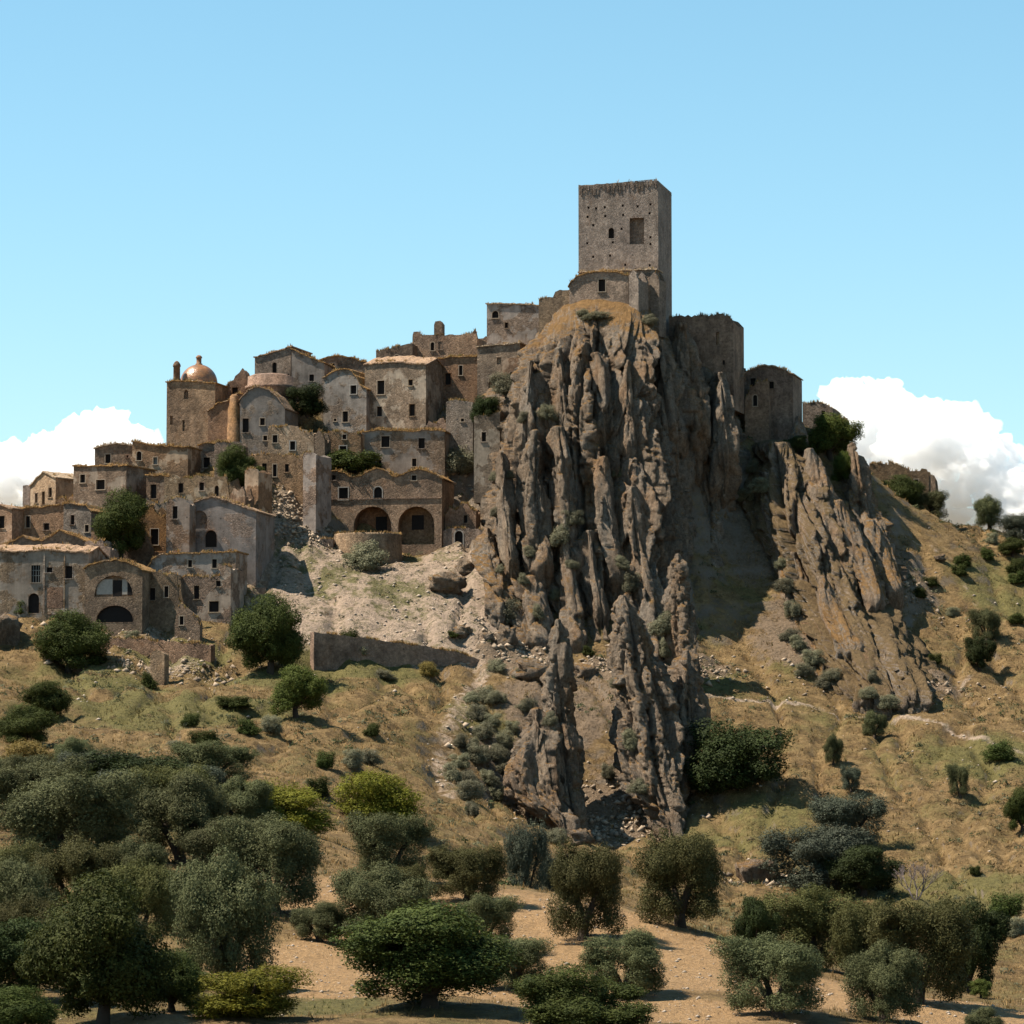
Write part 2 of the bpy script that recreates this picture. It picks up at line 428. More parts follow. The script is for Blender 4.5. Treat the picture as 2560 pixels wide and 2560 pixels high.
# ------------------------------------------------------------------ terrain
CTRL = []
def c3(px, py, Y): q = P(px, py, Y); CTRL.append((q[0], q[1], q[2]))
def cz(px, Y, z): CTRL.append((XW(px, Y), Y, z))
for a in [(0, 2560, 175), (600, 2560, 178), (1280, 2560, 180), (1900, 2560, 185), (2560, 2620, 190),
          (0, 2450, 200), (300, 2500, 190), (570, 2470, 205), (950, 2350, 228), (1560, 2490, 203), (1455, 2345, 232), (1700, 2312, 241), (2210, 2550, 198), (2294, 2508, 210),
          (1270, 2215, 256), (1500, 2262, 252), (1780, 2335, 246), (2100, 2420, 235), (2350, 2480, 225), (2560, 2545, 215),
          (1020, 2190, 258), (700, 2180, 262), (0, 2250, 245), (400, 2200, 255), (0, 2100, 290), (400, 2060, 310), (800, 2090, 300), (300, 1960, 335), (0, 1950, 335), (600, 1950, 345),
          (900, 2000, 350), (1100, 2050, 370), (1100, 1950, 405), (1000, 1850, 412), (700, 1850, 398), (300, 1850, 392), (0, 1850, 388),
          (0, 1700, 430), (400, 1730, 425), (800, 1770, 426), (1000, 1722, 445), (1150, 1720, 450), (0, 1620, 450), (300, 1600, 456), (560, 1600, 458),
          (100, 1538, 462), (300, 1556, 460), (560, 1535, 464), (700, 1560, 463), (900, 1592, 461), (900, 1655, 455), (1100, 1622, 461), (1080, 1705, 455), (800, 1640, 455),
          (720, 1288, 487.5), (690, 1205, 493.5), (740, 1200, 494), (640, 1325, 483.5), (800, 1345, 490), (700, 1450, 477), (900, 1452, 478), (1100, 1450, 480), (700, 1360, 488), (1000, 1420, 484), (1180, 1372, 491),
          (1300, 1600, 469), (1450, 1640, 467), (1600, 1640, 467), (1750, 1665, 470), (1210, 1580, 466),
          (1250, 1750, 450), (1450, 1700, 456), (1500, 1850, 440), (1300, 1900, 435), (1250, 2000, 425), (1450, 2092, 426), (1650, 2065, 426), (1200, 1850, 430), (1400, 1780, 447),
          (1800, 1750, 456), (1850, 1950, 431), (2000, 1700, 467), (2000, 1900, 440), (2000, 2100, 415), (1800, 2150, 405), (1600, 2140, 408), (2000, 2250, 386),
          (2300, 2250, 381), (2550, 2400, 351), (2550, 2200, 390), (2300, 2000, 425), (2550, 2000, 426), (2300, 1800, 455), (2550, 1800, 456), (2550, 1600, 486), (2400, 1500, 500), (2300, 1580, 488),
          (2300, 1305, 535), (2450, 1325, 533), (2560, 1365, 528),
          (1860, 1260, 501), (1950, 1165, 508), (2000, 1310, 497), (2000, 1510, 484), (2100, 1180, 516), (2150, 1510, 489), (2200, 1700, 471), (2100, 1760, 464),
          (1930, 1075, 518), (2080, 1085, 524), (2190, 1240, 530), (2050, 1620, 474), (1850, 1620, 476), (1850, 1430, 490)]:
    c3(*a)
for a in [(1300, 300, -11), (1600, 300, -13), (1900, 300, -17), (2300, 300, -21), (2560, 290, -24), (1300, 340, -8), (1700, 350, -11), (2100, 340, -16), (2500, 320, -22),
          (100, 480, 32), (100, 500, 38), (-100, 500, 35), (0, 520, 34), (250, 525, 38), (420, 530, 44), (300, 480, 33), (300, 500, 42), (300, 512, 43), (500, 480, 33), (500, 500, 45), (480, 515, 48), (700, 500, 44), (700, 515, 56),
          (900, 495, 35), (900, 506, 46), (900, 522, 61), (1100, 495, 35), (1100, 506, 48), (1100, 524, 63), (1250, 500, 40), (1250, 516, 61), (1250, 530, 62),
          (1400, 485, 36), (1400, 500, 58), (1500, 508, 66), (1500, 530, 66), (1600, 485, 36), (1650, 510, 64), (1750, 500, 46), (1780, 515, 58), (1850, 520, 56),
          (-100, 570, 20), (500, 575, 32), (1000, 585, 44), (1500, 585, 45), (2000, 585, 36), (2500, 595, 28)]:
    cz(*a)
for x in (-420, -250, -120, 0, 120, 250, 420):
    CTRL.append((x, 820, -20)); CTRL.append((x, 60, -22))
for x, s in ((-300, 1.0), (300, 0.8), (-190, 1.0), (170, 0.9)):
    for y, z in ((180, -12), (260, -8), (340, 0), (420, 8), (470, 20), (530, 34), (600, 24)):
        CTRL.append((x, y, z * s - (6 if x > 0 else 0)))
CTRL = np.array(CTRL)
_c = 5.0
def _phi(d2): return np.sqrt(d2 + _c * _c)
_A = _phi(((CTRL[:, None, :2] - CTRL[None, :, :2]) ** 2).sum(-1))
_n = len(CTRL)
_A[np.arange(_n), np.arange(_n)] -= 0.6
_K = np.zeros((_n + 3, _n + 3)); _K[:_n, :_n] = _A
_K[:_n, _n] = 1; _K[:_n, _n + 1:] = CTRL[:, :2]; _K[_n, :_n] = 1; _K[_n + 1:, :_n] = CTRL[:, :2].T
_W = np.linalg.solve(_K, np.concatenate([CTRL[:, 2], np.zeros(3)]))
def smooth_h(x, y):
    x = np.asarray(x, float); y = np.asarray(y, float)
    s = _W[_n] + _W[_n + 1] * x + _W[_n + 2] * y
    for i in range(_n):
        s = s + _W[i] * np.sqrt((x - CTRL[i, 0]) ** 2 + (y - CTRL[i, 1]) ** 2 + _c * _c)
    return s
def height(x, y):
    h = smooth_h(x, y)
    far = np.clip((np.hypot(np.asarray(x) / 1.0, np.asarray(y) - 400) - 430) / 500, 0, 1)
    h = h * (1 - far) + far * -30.0
    h = h + 0.55 * fbm(np.asarray(x) / 13.0, np.asarray(y) / 13.0, 0.3, 4)
    amp = np.clip((np.asarray(y) - 260) / 120, 0.25, 1.0)
    X_ = np.asarray(x); Y_ = np.asarray(y)
    gl = np.clip((Y_ - 330) / 60, 0, 1) * np.clip((560 - Y_) / 30, 0, 1)
    h = h - gl * 1.1 * np.clip(0.22 - np.abs(pn((X_ + 1.5 * pn(X_ / 9, Y_ / 9, 3.0)) / 6.5, Y_ / 34.0, 12.2)), 0, 1) / .22
    st = (h + 0.6 * pn(X_ / 7, Y_ / 7, 5.0)) / 1.7
    h = h + gl * 0.22 * np.sin(2 * np.pi * st) * np.clip(.6 + pn(X_ / 12, Y_ / 12, 9.0), 0, 1)
    h = h + amp * 0.75 * np.abs(pn(np.asarray(x) / 4.5, np.asarray(y) / 3.0, 4.2)) + amp * 0.35 * np.abs(pn(np.asarray(x) / 1.7, np.asarray(y) / 1.4, 8.8)) + 0.12 * pn(np.asarray(x) / 0.9, np.asarray(y) / 0.9, 1.7)
    return h
def axis(lo, hi, step, far_lo, far_hi):
    core = np.arange(lo, hi + step, step)
    r = [core[-1]]; s = step
    while r[-1] < far_hi: s *= 1.35; r.append(r[-1] + s)
    l = [core[0]]; s = step
    while l[-1] > far_lo: s *= 1.35; l.append(l[-1] - s)
    return np.concatenate([np.array(l[1:])[::-1], core, np.array(r[1:])])
gx = axis(-90, 90, 0.5, -4000, 4000)
gy = axis(172, 545, 0.65, -600, 6000)
GX, GY = np.meshgrid(gx, gy)
GZ = height(GX.ravel(), GY.ravel()).reshape(GX.shape)
def hgt(x, y):
    i = np.clip(np.searchsorted(gx, x) - 1, 0, len(gx) - 2); j = np.clip(np.searchsorted(gy, y) - 1, 0, len(gy) - 2)
    a = (x - gx[i]) / (gx[i + 1] - gx[i]); b = (y - gy[j]) / (gy[j + 1] - gy[j])
    return (GZ[j, i] * (1 - a) + GZ[j, i + 1] * a) * (1 - b) + (GZ[j + 1, i] * (1 - a) + GZ[j + 1, i + 1] * a) * b
_Ys = np.arange(150, 620, 0.4)
def ground_at(px, py):
    d = ray(px, py); t = _Ys / d[1]
    zz = hgt(d[0] * t, _Ys)
    below = np.nonzero(d[2] * t <= zz)[0]
    i = below[0] if len(below) else int(np.argmin(d[2] * t - zz))
    return np.array((d[0] * t[i], _Ys[i], float(zz[i])))
# soil regions, as blobs and strips laid on the ground
def blob(m, px, py, rx, ry, s=1.0):
    q = ground_at(px, py)
    d = ((GX - q[0]) / rx) ** 2 + ((GY - q[1]) / ry) ** 2
    np.maximum(m, s * np.clip(1.35 - d * 0.85, 0, 1), out=m)
def strip(m, pts, wd, s=1.0):
    q = [ground_at(*p)[:2] for p in pts]
    for a, b in zip(q[:-1], q[1:]):
        ab = b - a; L = (ab ** 2).sum() + 1e-9
        t = np.clip(((GX - a[0]) * ab[0] + (GY - a[1]) * ab[1]) / L, 0, 1)
        d = np.hypot(GX - a[0] - t * ab[0], GY - a[1] - t * ab[1])
        np.maximum(m, s * np.clip(1.6 - d / wd, 0, 1), out=m)
mR = np.zeros_like(GX); mG = np.zeros_like(GX); mB = np.zeros_like(GX)
for b in [(760, 1420, 9, 12), (900, 1500, 12, 14), (1050, 1500, 10, 14), (1150, 1420, 7, 12), (1000, 1580, 10, 8), (1190, 1560, 6, 10), (850, 1400, 9, 8), (720, 1540, 6, 9), (1300, 1650, 5, 6), (420, 1680, 4, 5, 0.6), (340, 1590, 5, 5, 0.6)]:
    blob(mR, *b)
strip(mR, [(1230, 1640), (1160, 1740), (1115, 1850), (1095, 1930), (1120, 1990)], 1.2, .62)
strip(mR, [(1770, 1740), (2000, 1758), (2250, 1795), (2400, 1845), (2560, 1885)], .55, 0.8)
strip(mR, [(2250, 1795), (2330, 1740), (2430, 1690)], 0.5, 0.75)
strip(mR, [(2240, 1320), (2380, 1400), (2480, 1560)], 0.6, 0.4)
for b in [(950, 2400, 7, 10), (780, 2450, 6, 12), (1350, 2300, 8, 14), (1560, 2400, 9, 16), (1750, 2440, 9, 14), (1400, 2480, 8, 10), (2000, 2480, 8, 12), (2300, 2530, 9, 9), (2480, 2555, 7, 7), (820, 2230, 4, 8), (1650, 2520, 8, 8), (430, 2540, 3, 4, .8)]:
    blob(mG, *b)
for b in [(560, 1760, 9, 7), (450, 1640, 6, 5), (870, 1660, 9, 5), (250, 1700, 8, 6, .9), (720, 1700, 7, 6, .8), (350, 1800, 9, 7, .8), (300, 1760, 10, 6, .6), (160, 1700, 9, 5, .6), (850, 1440, 4, 5, .7), (990, 1480, 5, 4, .8), (740, 1390, 4, 5, .7), (820, 1470, 4, 3, .7), (930, 1480, 4, 3, .6), (1010, 1500, 4, 3, .6), (1000, 1540, 5, 2, .6), (1120, 1390, 3, 3, .6), (2480, 1900, 9, 8, .7), (2400, 2230, 10, 12, .6), (2520, 1480, 9, 9, .5), (1850, 2080, 9, 7, .5), (650, 2500, 4, 5), (760, 2510, 4, 5), (1250, 1850, 6, 8, .6), (1750, 1700, 6, 6, .6), (100, 1900, 9, 8, .8), (760, 2380, 3, 4, .8)]:
    blob(mB, *b)
mK = np.zeros_like(GX)
for b in [(1330, 1950, 6, 9), (1400, 1800, 6, 8), (1460, 2070, 6, 6), (1600, 2030, 7, 8), (1620, 1760, 7, 8), (1480, 1680, 9, 6), (1300, 1640, 6, 6), (1700, 1680, 7, 6), (1900, 1330, 7, 9), (2100, 1350, 9, 9), (2050, 1600, 9, 9), (2250, 1720, 8, 6), (2230, 1420, 6, 8), (1180, 1340, 3, 4), (1330, 1760, 5, 7)]:
    blob(mK, *b)
GZ = GZ + np.clip(mK, 0, 1) * (0.9 * np.abs(pn(GX / 2.2, GY / 2.2, 6.6)) + .35 * np.abs(pn(GX / .9, GY / .9, 2.6)) - .1)
ny, nx = GX.shape
idx = np.arange(nx * ny).reshape(ny, nx)
quads = np.stack([idx[:-1, :-1], idx[:-1, 1:], idx[1:, 1:], idx[1:, :-1]], -1).reshape(-1, 4)
TV = np.stack([GX.ravel(), GY.ravel(), GZ.ravel()], -1)
tm = mesh_np('hillside', TV, quads, M['ground'], True, {'mask': np.stack([mR.ravel(), mG.ravel(), mB.ravel()], -1), 'rocky': np.stack([mK.ravel()] * 3, -1)})
link('hillside', tm, kind='structure')

# ------------------------------------------------------------------ rock
BV = []; BF = []; _bo = 0
def bvh_add(V, Q):
    global _bo
    BV.append(V); BF.append(Q + _bo); _bo += len(V)
_sel = (GY.ravel() > 150) & (GY.ravel() < 620) & (np.abs(GX.ravel()) < 130)
qs = quads[_sel[quads].all(1)]
bvh_add(TV, qs)
def rock_mesh(name, rows, res=0.3, amp=1.0, seed=0.0, lean=0.12, dep=None, sup=0.8, foot=4.0, fin=1.0, cap=0.6, calm=0.0, tuck=0.0, mat='rock', sc=1.0):
    """closed column of rock: rows of (py, px left, px right, front distance[, depth]) from the top down"""
    rows = sorted(rows)
    z = []; xl = []; xr = []; yf = []; dp = []
    for r in rows:
        a = P(r[1], r[0], r[3]); b = P(r[2], r[0], r[3])
        z.append(a[2]); xl.append(a[0]); xr.append(b[0]); yf.append(r[3])
        dp.append(r[4] if len(r) > 4 else (dep if dep else max(0.6, (b[0] - a[0]) * 0.55)))
    z = np.array(z)
    z = np.append(z, z[-1] - foot); xl.append(xl[-1] - 0.5); xr.append(xr[-1] + 0.5); yf.append(yf[-1] - 1.0 + tuck); dp.append(dp[-1] + 0.5)
    H = z[0] - z[-1]
    N = max(8, int(H / res)); zz = np.linspace(z[0], z[-1], N)
    def ip(a):
        a = np.interp(zz[::-1], z[::-1], np.array(a)[::-1])[::-1]
        kk = max(1, int(1.2 / res)); 
        if kk > 1 and N > 3 * kk:
            pad = np.concatenate([np.full(kk, a[0]), a, np.full(kk, a[-1])])
            a = np.convolve(pad, np.ones(2 * kk + 1) / (2 * kk + 1), 'valid')
        return a
    XL, XR, YF, DP = map(ip, (xl, xr, yf, dp))
    hw = np.maximum((XR - XL) / 2, 0.12); xc = (XL + XR) / 2
    per = 2.6 * (hw.max() + DP.max())
    Mn = max(16, int(per / res)); ph = np.linspace(0, 2 * np.pi, Mn, endpoint=False)
    sn, cs = np.sin(ph), np.cos(ph)
    sx = np.sign(sn) * np.abs(sn) ** sup; cy = np.sign(cs) * np.abs(cs) ** sup
    X = xc[:, None] + hw[:, None] * sx[None]; Y = YF[:, None] + DP[:, None] * (1 - cy[None]); Z = np.repeat(zz[:, None], Mn, 1)
    # outward direction of the oval
    nx_ = sx[None] / hw[:, None]; ny_ = -cy[None] / DP[:, None]
    ln = np.hypot(nx_, ny_) + 1e-9; nx_ = nx_ / ln; ny_ = ny_ / ln
    S = X - 0.75 * (xc - xc.mean())[:, None] + lean * .35 * Z + seed * 31.7; T = Y - YF[:, None] + seed * 13.1
    # 'billow': rounded ribs parted by sharp clefts, drawn out along the near-vertical bedding
    S = S + 0.6 * pn(X / 9.0, T / 9.0, Z / 14.0 + seed) + 0.1 * pn(X / 3.0, T / 3.0, Z / 4.0)
    S = S / sc; T = T / sc; Zs = Z / sc
    w1 = pn(S / 9.0, T / 9.0, Zs / 22.0) * 2.0
    wx = 0.24 * fbm(S / 2.6, T / 2.6, Zs / 7.0, 3); wy = 0.24 * fbm(S / 2.6 + 40, T / 2.6, Zs / 7.0, 3)
    d = fin * 1.2 * (np.abs(pn(S / 4.2 + w1 * 0.4, T / 4.5, Zs / 30.0 + seed)) ** 0.8 - 0.28)
    l1, e1, t1 = slabs(S / 3.4 + wx * .3, T / 3.4 + wy * .3, Zs / 30.0 + wx * .1, 3)
    lb, eb, tb_ = slabs(S / 2.6 + wx * .5, T / 2.6 + wy * .5, Zs / 9.0 + wx * .3, 41)
    l2, e2, t2 = slabs(S / 1.3 + wx * .45, T / 1.3 + wy * .45, Zs / 10.0 + wy * .3, 11)
    l3, e3, t3 = slabs(S / 0.6 + wx * .6, T / 0.6 + wy * .6, Zs / 1.9, 23)
    d += fin * (1.9 * (l1 - .5) + 3.2 * t1 - 1.7 * np.clip(1 - e1 / .11, 0, 1))
    d += fin * (0.8 * (lb - .5) + 1.5 * tb_ - .6 * np.clip(1 - eb / .09, 0, 1))
    d += fin * (0.42 * (l2 - .5) + .8 * t2 - 0.55 * np.clip(1 - e2 / .11, 0, 1))
    d += 0.2 * (l3 - .5) + .5 * t3 - .12 * np.exp(-(e3 / .12) ** 2)
    d += 0.10 * fbm(S / 0.5, T / 0.5, Zs / .8, 4)
    d += 0.5 * pn(S / 7.0, T / 7.0, Zs / 14.0)
    d = d * sc
    lim = np.minimum(1.0, hw / 4.5)[:, None]
    tp = np.clip((zz[0] - zz) / (0.8 + cap * hw.max() * 0.3), 0.15, 1)[:, None]
    if calm: tp = tp * np.clip((zz[0] - zz) / calm, 0.2, 1)[:, None] ** 2.2
    d = d * amp * np.maximum(lim, 0.34 if sc == 1.0 else 0.75) * tp
    d = np.maximum(d, -0.6 * np.minimum(hw, DP)[:, None])
    X = X + nx_ * d; Y = Y + ny_ * d
    Z = Z + 0.2 * amp * lim * pn(S / 1.7, T / 1.7, Zs / 1.7 + 8)
    V = np.stack([X.ravel(), Y.ravel(), Z.ravel()], -1)
    ii = np.arange(N * Mn).reshape(N, Mn); jj = np.roll(ii, -1, 1)
    Q = np.stack([ii[:-1], ii[1:], jj[1:], jj[:-1]], -1).reshape(-1, 4)
    # top cap: rings shrinking to the middle
    cx, cyy = X[0].mean(), Y[0].mean(); top = []
    prev = ii[0]; nv = len(V); ex = []; rr = max(2, int(min(hw[0], DP[0]) / max(res, 0.3)))
    rr = min(rr, 30)
    for q in range(1, rr + 1):
        f = 1 - q / (rr + 0.001)
        px_ = cx + (X[0] - cx) * f; py_ = cyy + (Y[0] - cyy) * f
        pz_ = Z[0].mean() * (1 - f) + Z[0] * f + cap * min(hw[0], DP[0]) * 0.5 * (1 - f * f) + (0.25 * fbm(px_ / 1.5, py_ / 1.5, 2.2, 3) * (1 - f))
        ex.append(np.stack([px_, py_, pz_], -1)); cur = nv + np.arange(Mn); nv += Mn
        Q = np.concatenate([Q, np.stack([cur, prev, np.roll(prev, -1), np.roll(cur, -1)], -1)]); prev = cur
    V = np.concatenate([V] + ex)
    bvh_add(V, Q)
    return mesh_np(name, V, Q, M[mat], False)
def rock_thing(name, label, cat, rows, **k):
    me = rock_mesh(name, rows, **k)
    return link(name, me, label=label, category=cat)

# the main crag under the castle
MAIN = [(728, 1400, 1630, 501, 9), (770, 1372, 1655, 496, 13), (830, 1338, 1672, 491, 15), (900, 1300, 1685, 488, 17), (1000, 1265, 1700, 485, 18), (1100, 1250, 1706, 483, 18), (1200, 1238, 1722, 481, 18),
        (1300, 1228, 1738, 479, 18), (1400, 1222, 1752, 477, 18), (1500, 1216, 1768, 473.5, 18), (1590, 1228, 1778, 470, 18), (1650, 1255, 1785, 467.5, 18)]
crag = link('crag', rock_mesh('crag', MAIN, res=0.18, amp=1.25, seed=1, lean=0.16, sup=0.72, calm=11.0), kind='structure')
link('rock_buttress', rock_mesh('rock_buttress', [(885, 1690, 1845, 507, 9), (920, 1680, 1856, 504.5, 11), (970, 1672, 1860, 503, 12), (1060, 1680, 1858, 501, 13), (1200, 1705, 1845, 497, 14), (1350, 1722, 1830, 493, 14), (1500, 1735, 1825, 486, 14), (1640, 1745, 1825, 479, 14)], res=0.22, amp=1.1, seed=2.3), crag)
FINS = [([(1075, 1325, 1352, 480.5), (1130, 1300, 1365, 479), (1230, 1292, 1372, 477), (1330, 1300, 1382, 475.5), (1420, 1318, 1392, 473.5)], 3.1),
        ([(1065, 1378, 1412, 480), (1130, 1372, 1432, 478.5), (1230, 1378, 1446, 477), (1320, 1380, 1455, 475.5), (1400, 1388, 1462, 474)], 4.7),
        ([(1130, 1245, 1262, 479), (1220, 1240, 1278, 477.5), (1310, 1240, 1284, 475.5), (1390, 1250, 1300, 473.5)], 5.2),
        ([(1140, 1498, 1520, 480), (1220, 1492, 1532, 478.5), (1320, 1505, 1548, 476.5), (1430, 1530, 1572, 474)], 6.1),
        ([(1215, 1570, 1592, 479), (1290, 1560, 1612, 477.5), (1400, 1562, 1630, 475.5), (1490, 1580, 1650, 472.5)], 7.4),
        ([(1410, 1402, 1440, 473.5), (1500, 1405, 1462, 471), (1600, 1412, 1480, 467.5)], 8.3),
        ([(1325, 1462, 1484, 475), (1420, 1462, 1505, 473), (1530, 1478, 1535, 470)], 9.9),
        ([(868, 1385, 1408, 487.5), (930, 1378, 1428, 485.5), (1050, 1380, 1440, 483)], 10.5),
        ([(880, 1478, 1500, 487), (960, 1470, 1520, 485), (1060, 1475, 1528, 483)], 11.2),
        ([(900, 1560, 1580, 487.5), (980, 1548, 1592, 485), (1120, 1552, 1600, 482.5)], 12.6),
        ([(900, 1318, 1336, 487), (980, 1296, 1345, 484.5), (1060, 1290, 1340, 483)], 13.8),
        ([(1480, 1610, 1640, 473), (1560, 1600, 1665, 470.5), (1650, 1605, 1690, 467)], 14.4),
        ([(1440, 1310, 1345, 473), (1520, 1300, 1362, 470.5), (1600, 1305, 1380, 467.5)], 15.1)]
FINS += [([(806, 1690, 1722, 500), (860, 1682, 1748, 499), (960, 1680, 1765, 497), (1080, 1684, 1775, 494)], 31.3), ([(930, 1790, 1815, 499), (1000, 1780, 1835, 497), (1120, 1785, 1842, 493)], 32.6), ([(850, 1640, 1662, 494), (930, 1632, 1680, 492), (1060, 1640, 1695, 489)], 33.1)]
for rows, sdv in FINS:
    link('rock_fin', rock_mesh('rock_fin', rows, res=0.2, amp=1.25, seed=sdv, lean=0.14, dep=3.0, foot=9.0, tuck=5.0), crag)
rock_thing('rock_pinnacle', 'thin leaning rock blade at the left foot of the crag beside the scree', 'rock',
           [(1320, 1213, 1222, 480), (1380, 1210, 1238, 478), (1440, 1215, 1258, 475), (1500, 1222, 1272, 471)], res=0.2, seed=16, dep=2.0, sc=0.55, amp=1.25)
rock_thing('rock_pinnacle', 'tall pointed rock blade standing alone below the scree slope', 'rock',
           [(1548, 1391, 1400, 429.2), (1600, 1373, 1411, 428.5), (1660, 1368, 1416, 427.9), (1720, 1366, 1428, 427.4), (1800, 1362, 1441, 426.7), (1900, 1375, 1446, 425.4), (2000, 1402, 1448, 423.4), (2075, 1425, 1458, 422.0)], res=0.15, seed=17, dep=2.4, sc=0.55, amp=1.25)
rock_thing('rock_fin', 'broad low rock fin leaning against the lone pointed blade', 'rock',
           [(1772, 1330, 1352, 423.9), (1850, 1302, 1385, 422.7), (1920, 1268, 1405, 421.1), (1980, 1266, 1420, 419.8), (2030, 1318, 1428, 418.4), (2062, 1380, 1430, 418.0)], res=0.16, seed=18, dep=2.4, sc=0.55, amp=1.25)
rock_thing('rock_pinnacle', 'broad double-pointed rock pinnacle with shrubs on its shoulder', 'rock',
           [(1488, 1551, 1562, 432.4), (1530, 1545, 1592, 431.7), (1600, 1535, 1632, 431.0), (1660, 1531, 1645, 430.1), (1720, 1534, 1668, 429.2), (1790, 1546, 1700, 428.3), (1860, 1542, 1708, 426.9), (1930, 1552, 1700, 425.1), (2000, 1590, 1692, 423.4), (2045, 1650, 1695, 422.0)], res=0.15, seed=19, dep=3.4, sc=0.55, amp=1.25)
rock_thing('rock_pinnacle', 'dark rock blade standing behind the double-pointed pinnacle', 'rock',
           [(1625, 1714, 1723, 437.4), (1680, 1694, 1736, 436.4), (1750, 1684, 1755, 435.1), (1820, 1684, 1766, 433.3), (1900, 1680, 1735, 431.1), (2020, 1660, 1720, 427.0)], res=0.17, seed=20, dep=2.6, sc=0.55, amp=1.25)
rock_thing('rock_needle', 'slender rock needle rising in front of the shaded crag foot', 'rock',
           [(1384, 1692, 1698, 461.5), (1430, 1687, 1707, 461.0), (1500, 1680, 1714, 460.2), (1570, 1677, 1724, 459.5), (1630, 1688, 1732, 458.5), (1710, 1692, 1740, 457.0)], res=0.15, seed=21, dep=1.5, sc=0.55, amp=1.25)
# the ridge to the right of the crag
ridge = link('rock_ridge', rock_mesh('rock_ridge', [(1105, 1885, 2005, 503, 10), (1150, 1856, 2045, 500, 11), (1200, 1846, 2085, 497, 12), (1260, 1848, 2112, 493, 13), (1330, 1868, 2150, 489, 14), (1420, 1900, 2210, 484, 15), (1510, 1935, 2262, 478.5, 15), (1600, 1978, 2322, 471, 15), (1680, 2022, 2372, 464.5, 14), (1735, 2052, 2398, 460, 13)], res=0.24, amp=0.95, seed=22, lean=-0.35, sup=0.95, mat='rock_grassy'), kind='structure')
for rows, sdv, dd in [([(1120, 2016, 2034, 500.5), (1170, 2008, 2062, 498.5), (1250, 2018, 2098, 494.5), (1330, 2042, 2122, 490.5), (1430, 2085, 2155, 485.5)], 23, 3.0), ([(1180, 1900, 1930, 499.5), (1260, 1905, 1960, 495.5), (1380, 1935, 1990, 490.5), (1500, 1960, 2010, 482.5)], 24, 3.0), ([(1300, 2160, 2190, 499.5), (1360, 2160, 2226, 496.5), (1420, 2180, 2246, 492.5), (1470, 2205, 2262, 488.5)], 25, 3.0), ([(1380, 1968, 1995, 487.5), (1480, 1975, 2035, 483.5), (1600, 2000, 2060, 475.5), (1700, 2040, 2090, 466.5)], 26, 3.0), ([(1250, 2085, 2110, 495), (1330, 2090, 2150, 491), (1420, 2120, 2190, 486), (1500, 2160, 2225, 480)], 29, 3.0), ([(1440, 2040, 2065, 481), (1520, 2045, 2110, 476.5), (1620, 2085, 2160, 468)], 30, 3.0)]:
    link('rock_fin', rock_mesh('rock_fin', rows, res=0.2, amp=0.9, seed=sdv, lean=-0.3, dep=dd, foot=7.0, tuck=4.0), ridge)
rock_thing('rock_pinnacle', 'upright rock blade crowning the shrubby ridge beside the far ruin', 'rock',
           [(1106, 2125, 2138, 510), (1150, 2120, 2158, 508.5), (1200, 2121, 2170, 507), (1260, 2120, 2190, 505), (1330, 2116, 2228, 501), (1390, 2130, 2240, 498), (1440, 2160, 2246, 494)], res=0.2, seed=27, dep=3.0, sc=0.55, amp=1.25)
rock_thing('rock_stump', 'small rock tooth on the ridge below the vaulted ruin', 'rock',
           [(1040, 1992, 2000, 509), (1070, 1980, 2018, 508), (1110, 1974, 2024, 506)], res=0.2, seed=28, dep=2.2)
bvh = BVHTree.FromPolygons(np.concatenate(BV).tolist(), np.concatenate(BF).tolist())
def hit(px, py):
    d = Vector(ray(px, py)).normalized()
    l, n, i, dist = bvh.ray_cast(Vector((0, 0, 0)), d)
    return (np.array(l), np.array(n)) if l is not None else (ground_at(px, py), np.array((0, 0, 1.0)))
# ------------------------------------------------------------------ buildings
RND = random.Random(11)
def refine(pts, step, jit, rnd):
    """split a top outline into short pieces with a little wear"""
    out = [pts[0]]
    for a, b in zip(pts[:-1], pts[1:]):
        L = math.hypot(b[0] - a[0], b[1] - a[1]); n = max(1, int(L / step))
        for i in range(1, n + 1):
            t = i / n; u = a[0] + (b[0] - a[0]) * t; z = a[1] + (b[1] - a[1]) * t
            if i < n: u += rnd.uniform(-.25, .25) * step; z += rnd.uniform(-jit, jit)
            else: z += rnd.uniform(-jit, jit) * 0.5
            out.append((u, z))
    fix = [out[0]]
    for q in out[1:]:
        fix.append((max(q[0], fix[-1][0] + 0.03), q[1]))
    return fix
def hole_loop(u0, z0, u1, z1, kind):
    if kind == 'a':
        r = (u1 - u0) / 2; h = min(r, (z1 - z0) * 0.9); c = (u0 + u1) / 2
        pts = [(u0, z0), (u1, z0)]
        for i in range(0, 11):
            a = math.pi * i / 10
            pts.append((c + r * math.cos(a), z1 - h + h * math.sin(a)))
        return pts
    return [(u0, z0), (u1, z0), (u1, z1), (u0, z1)]
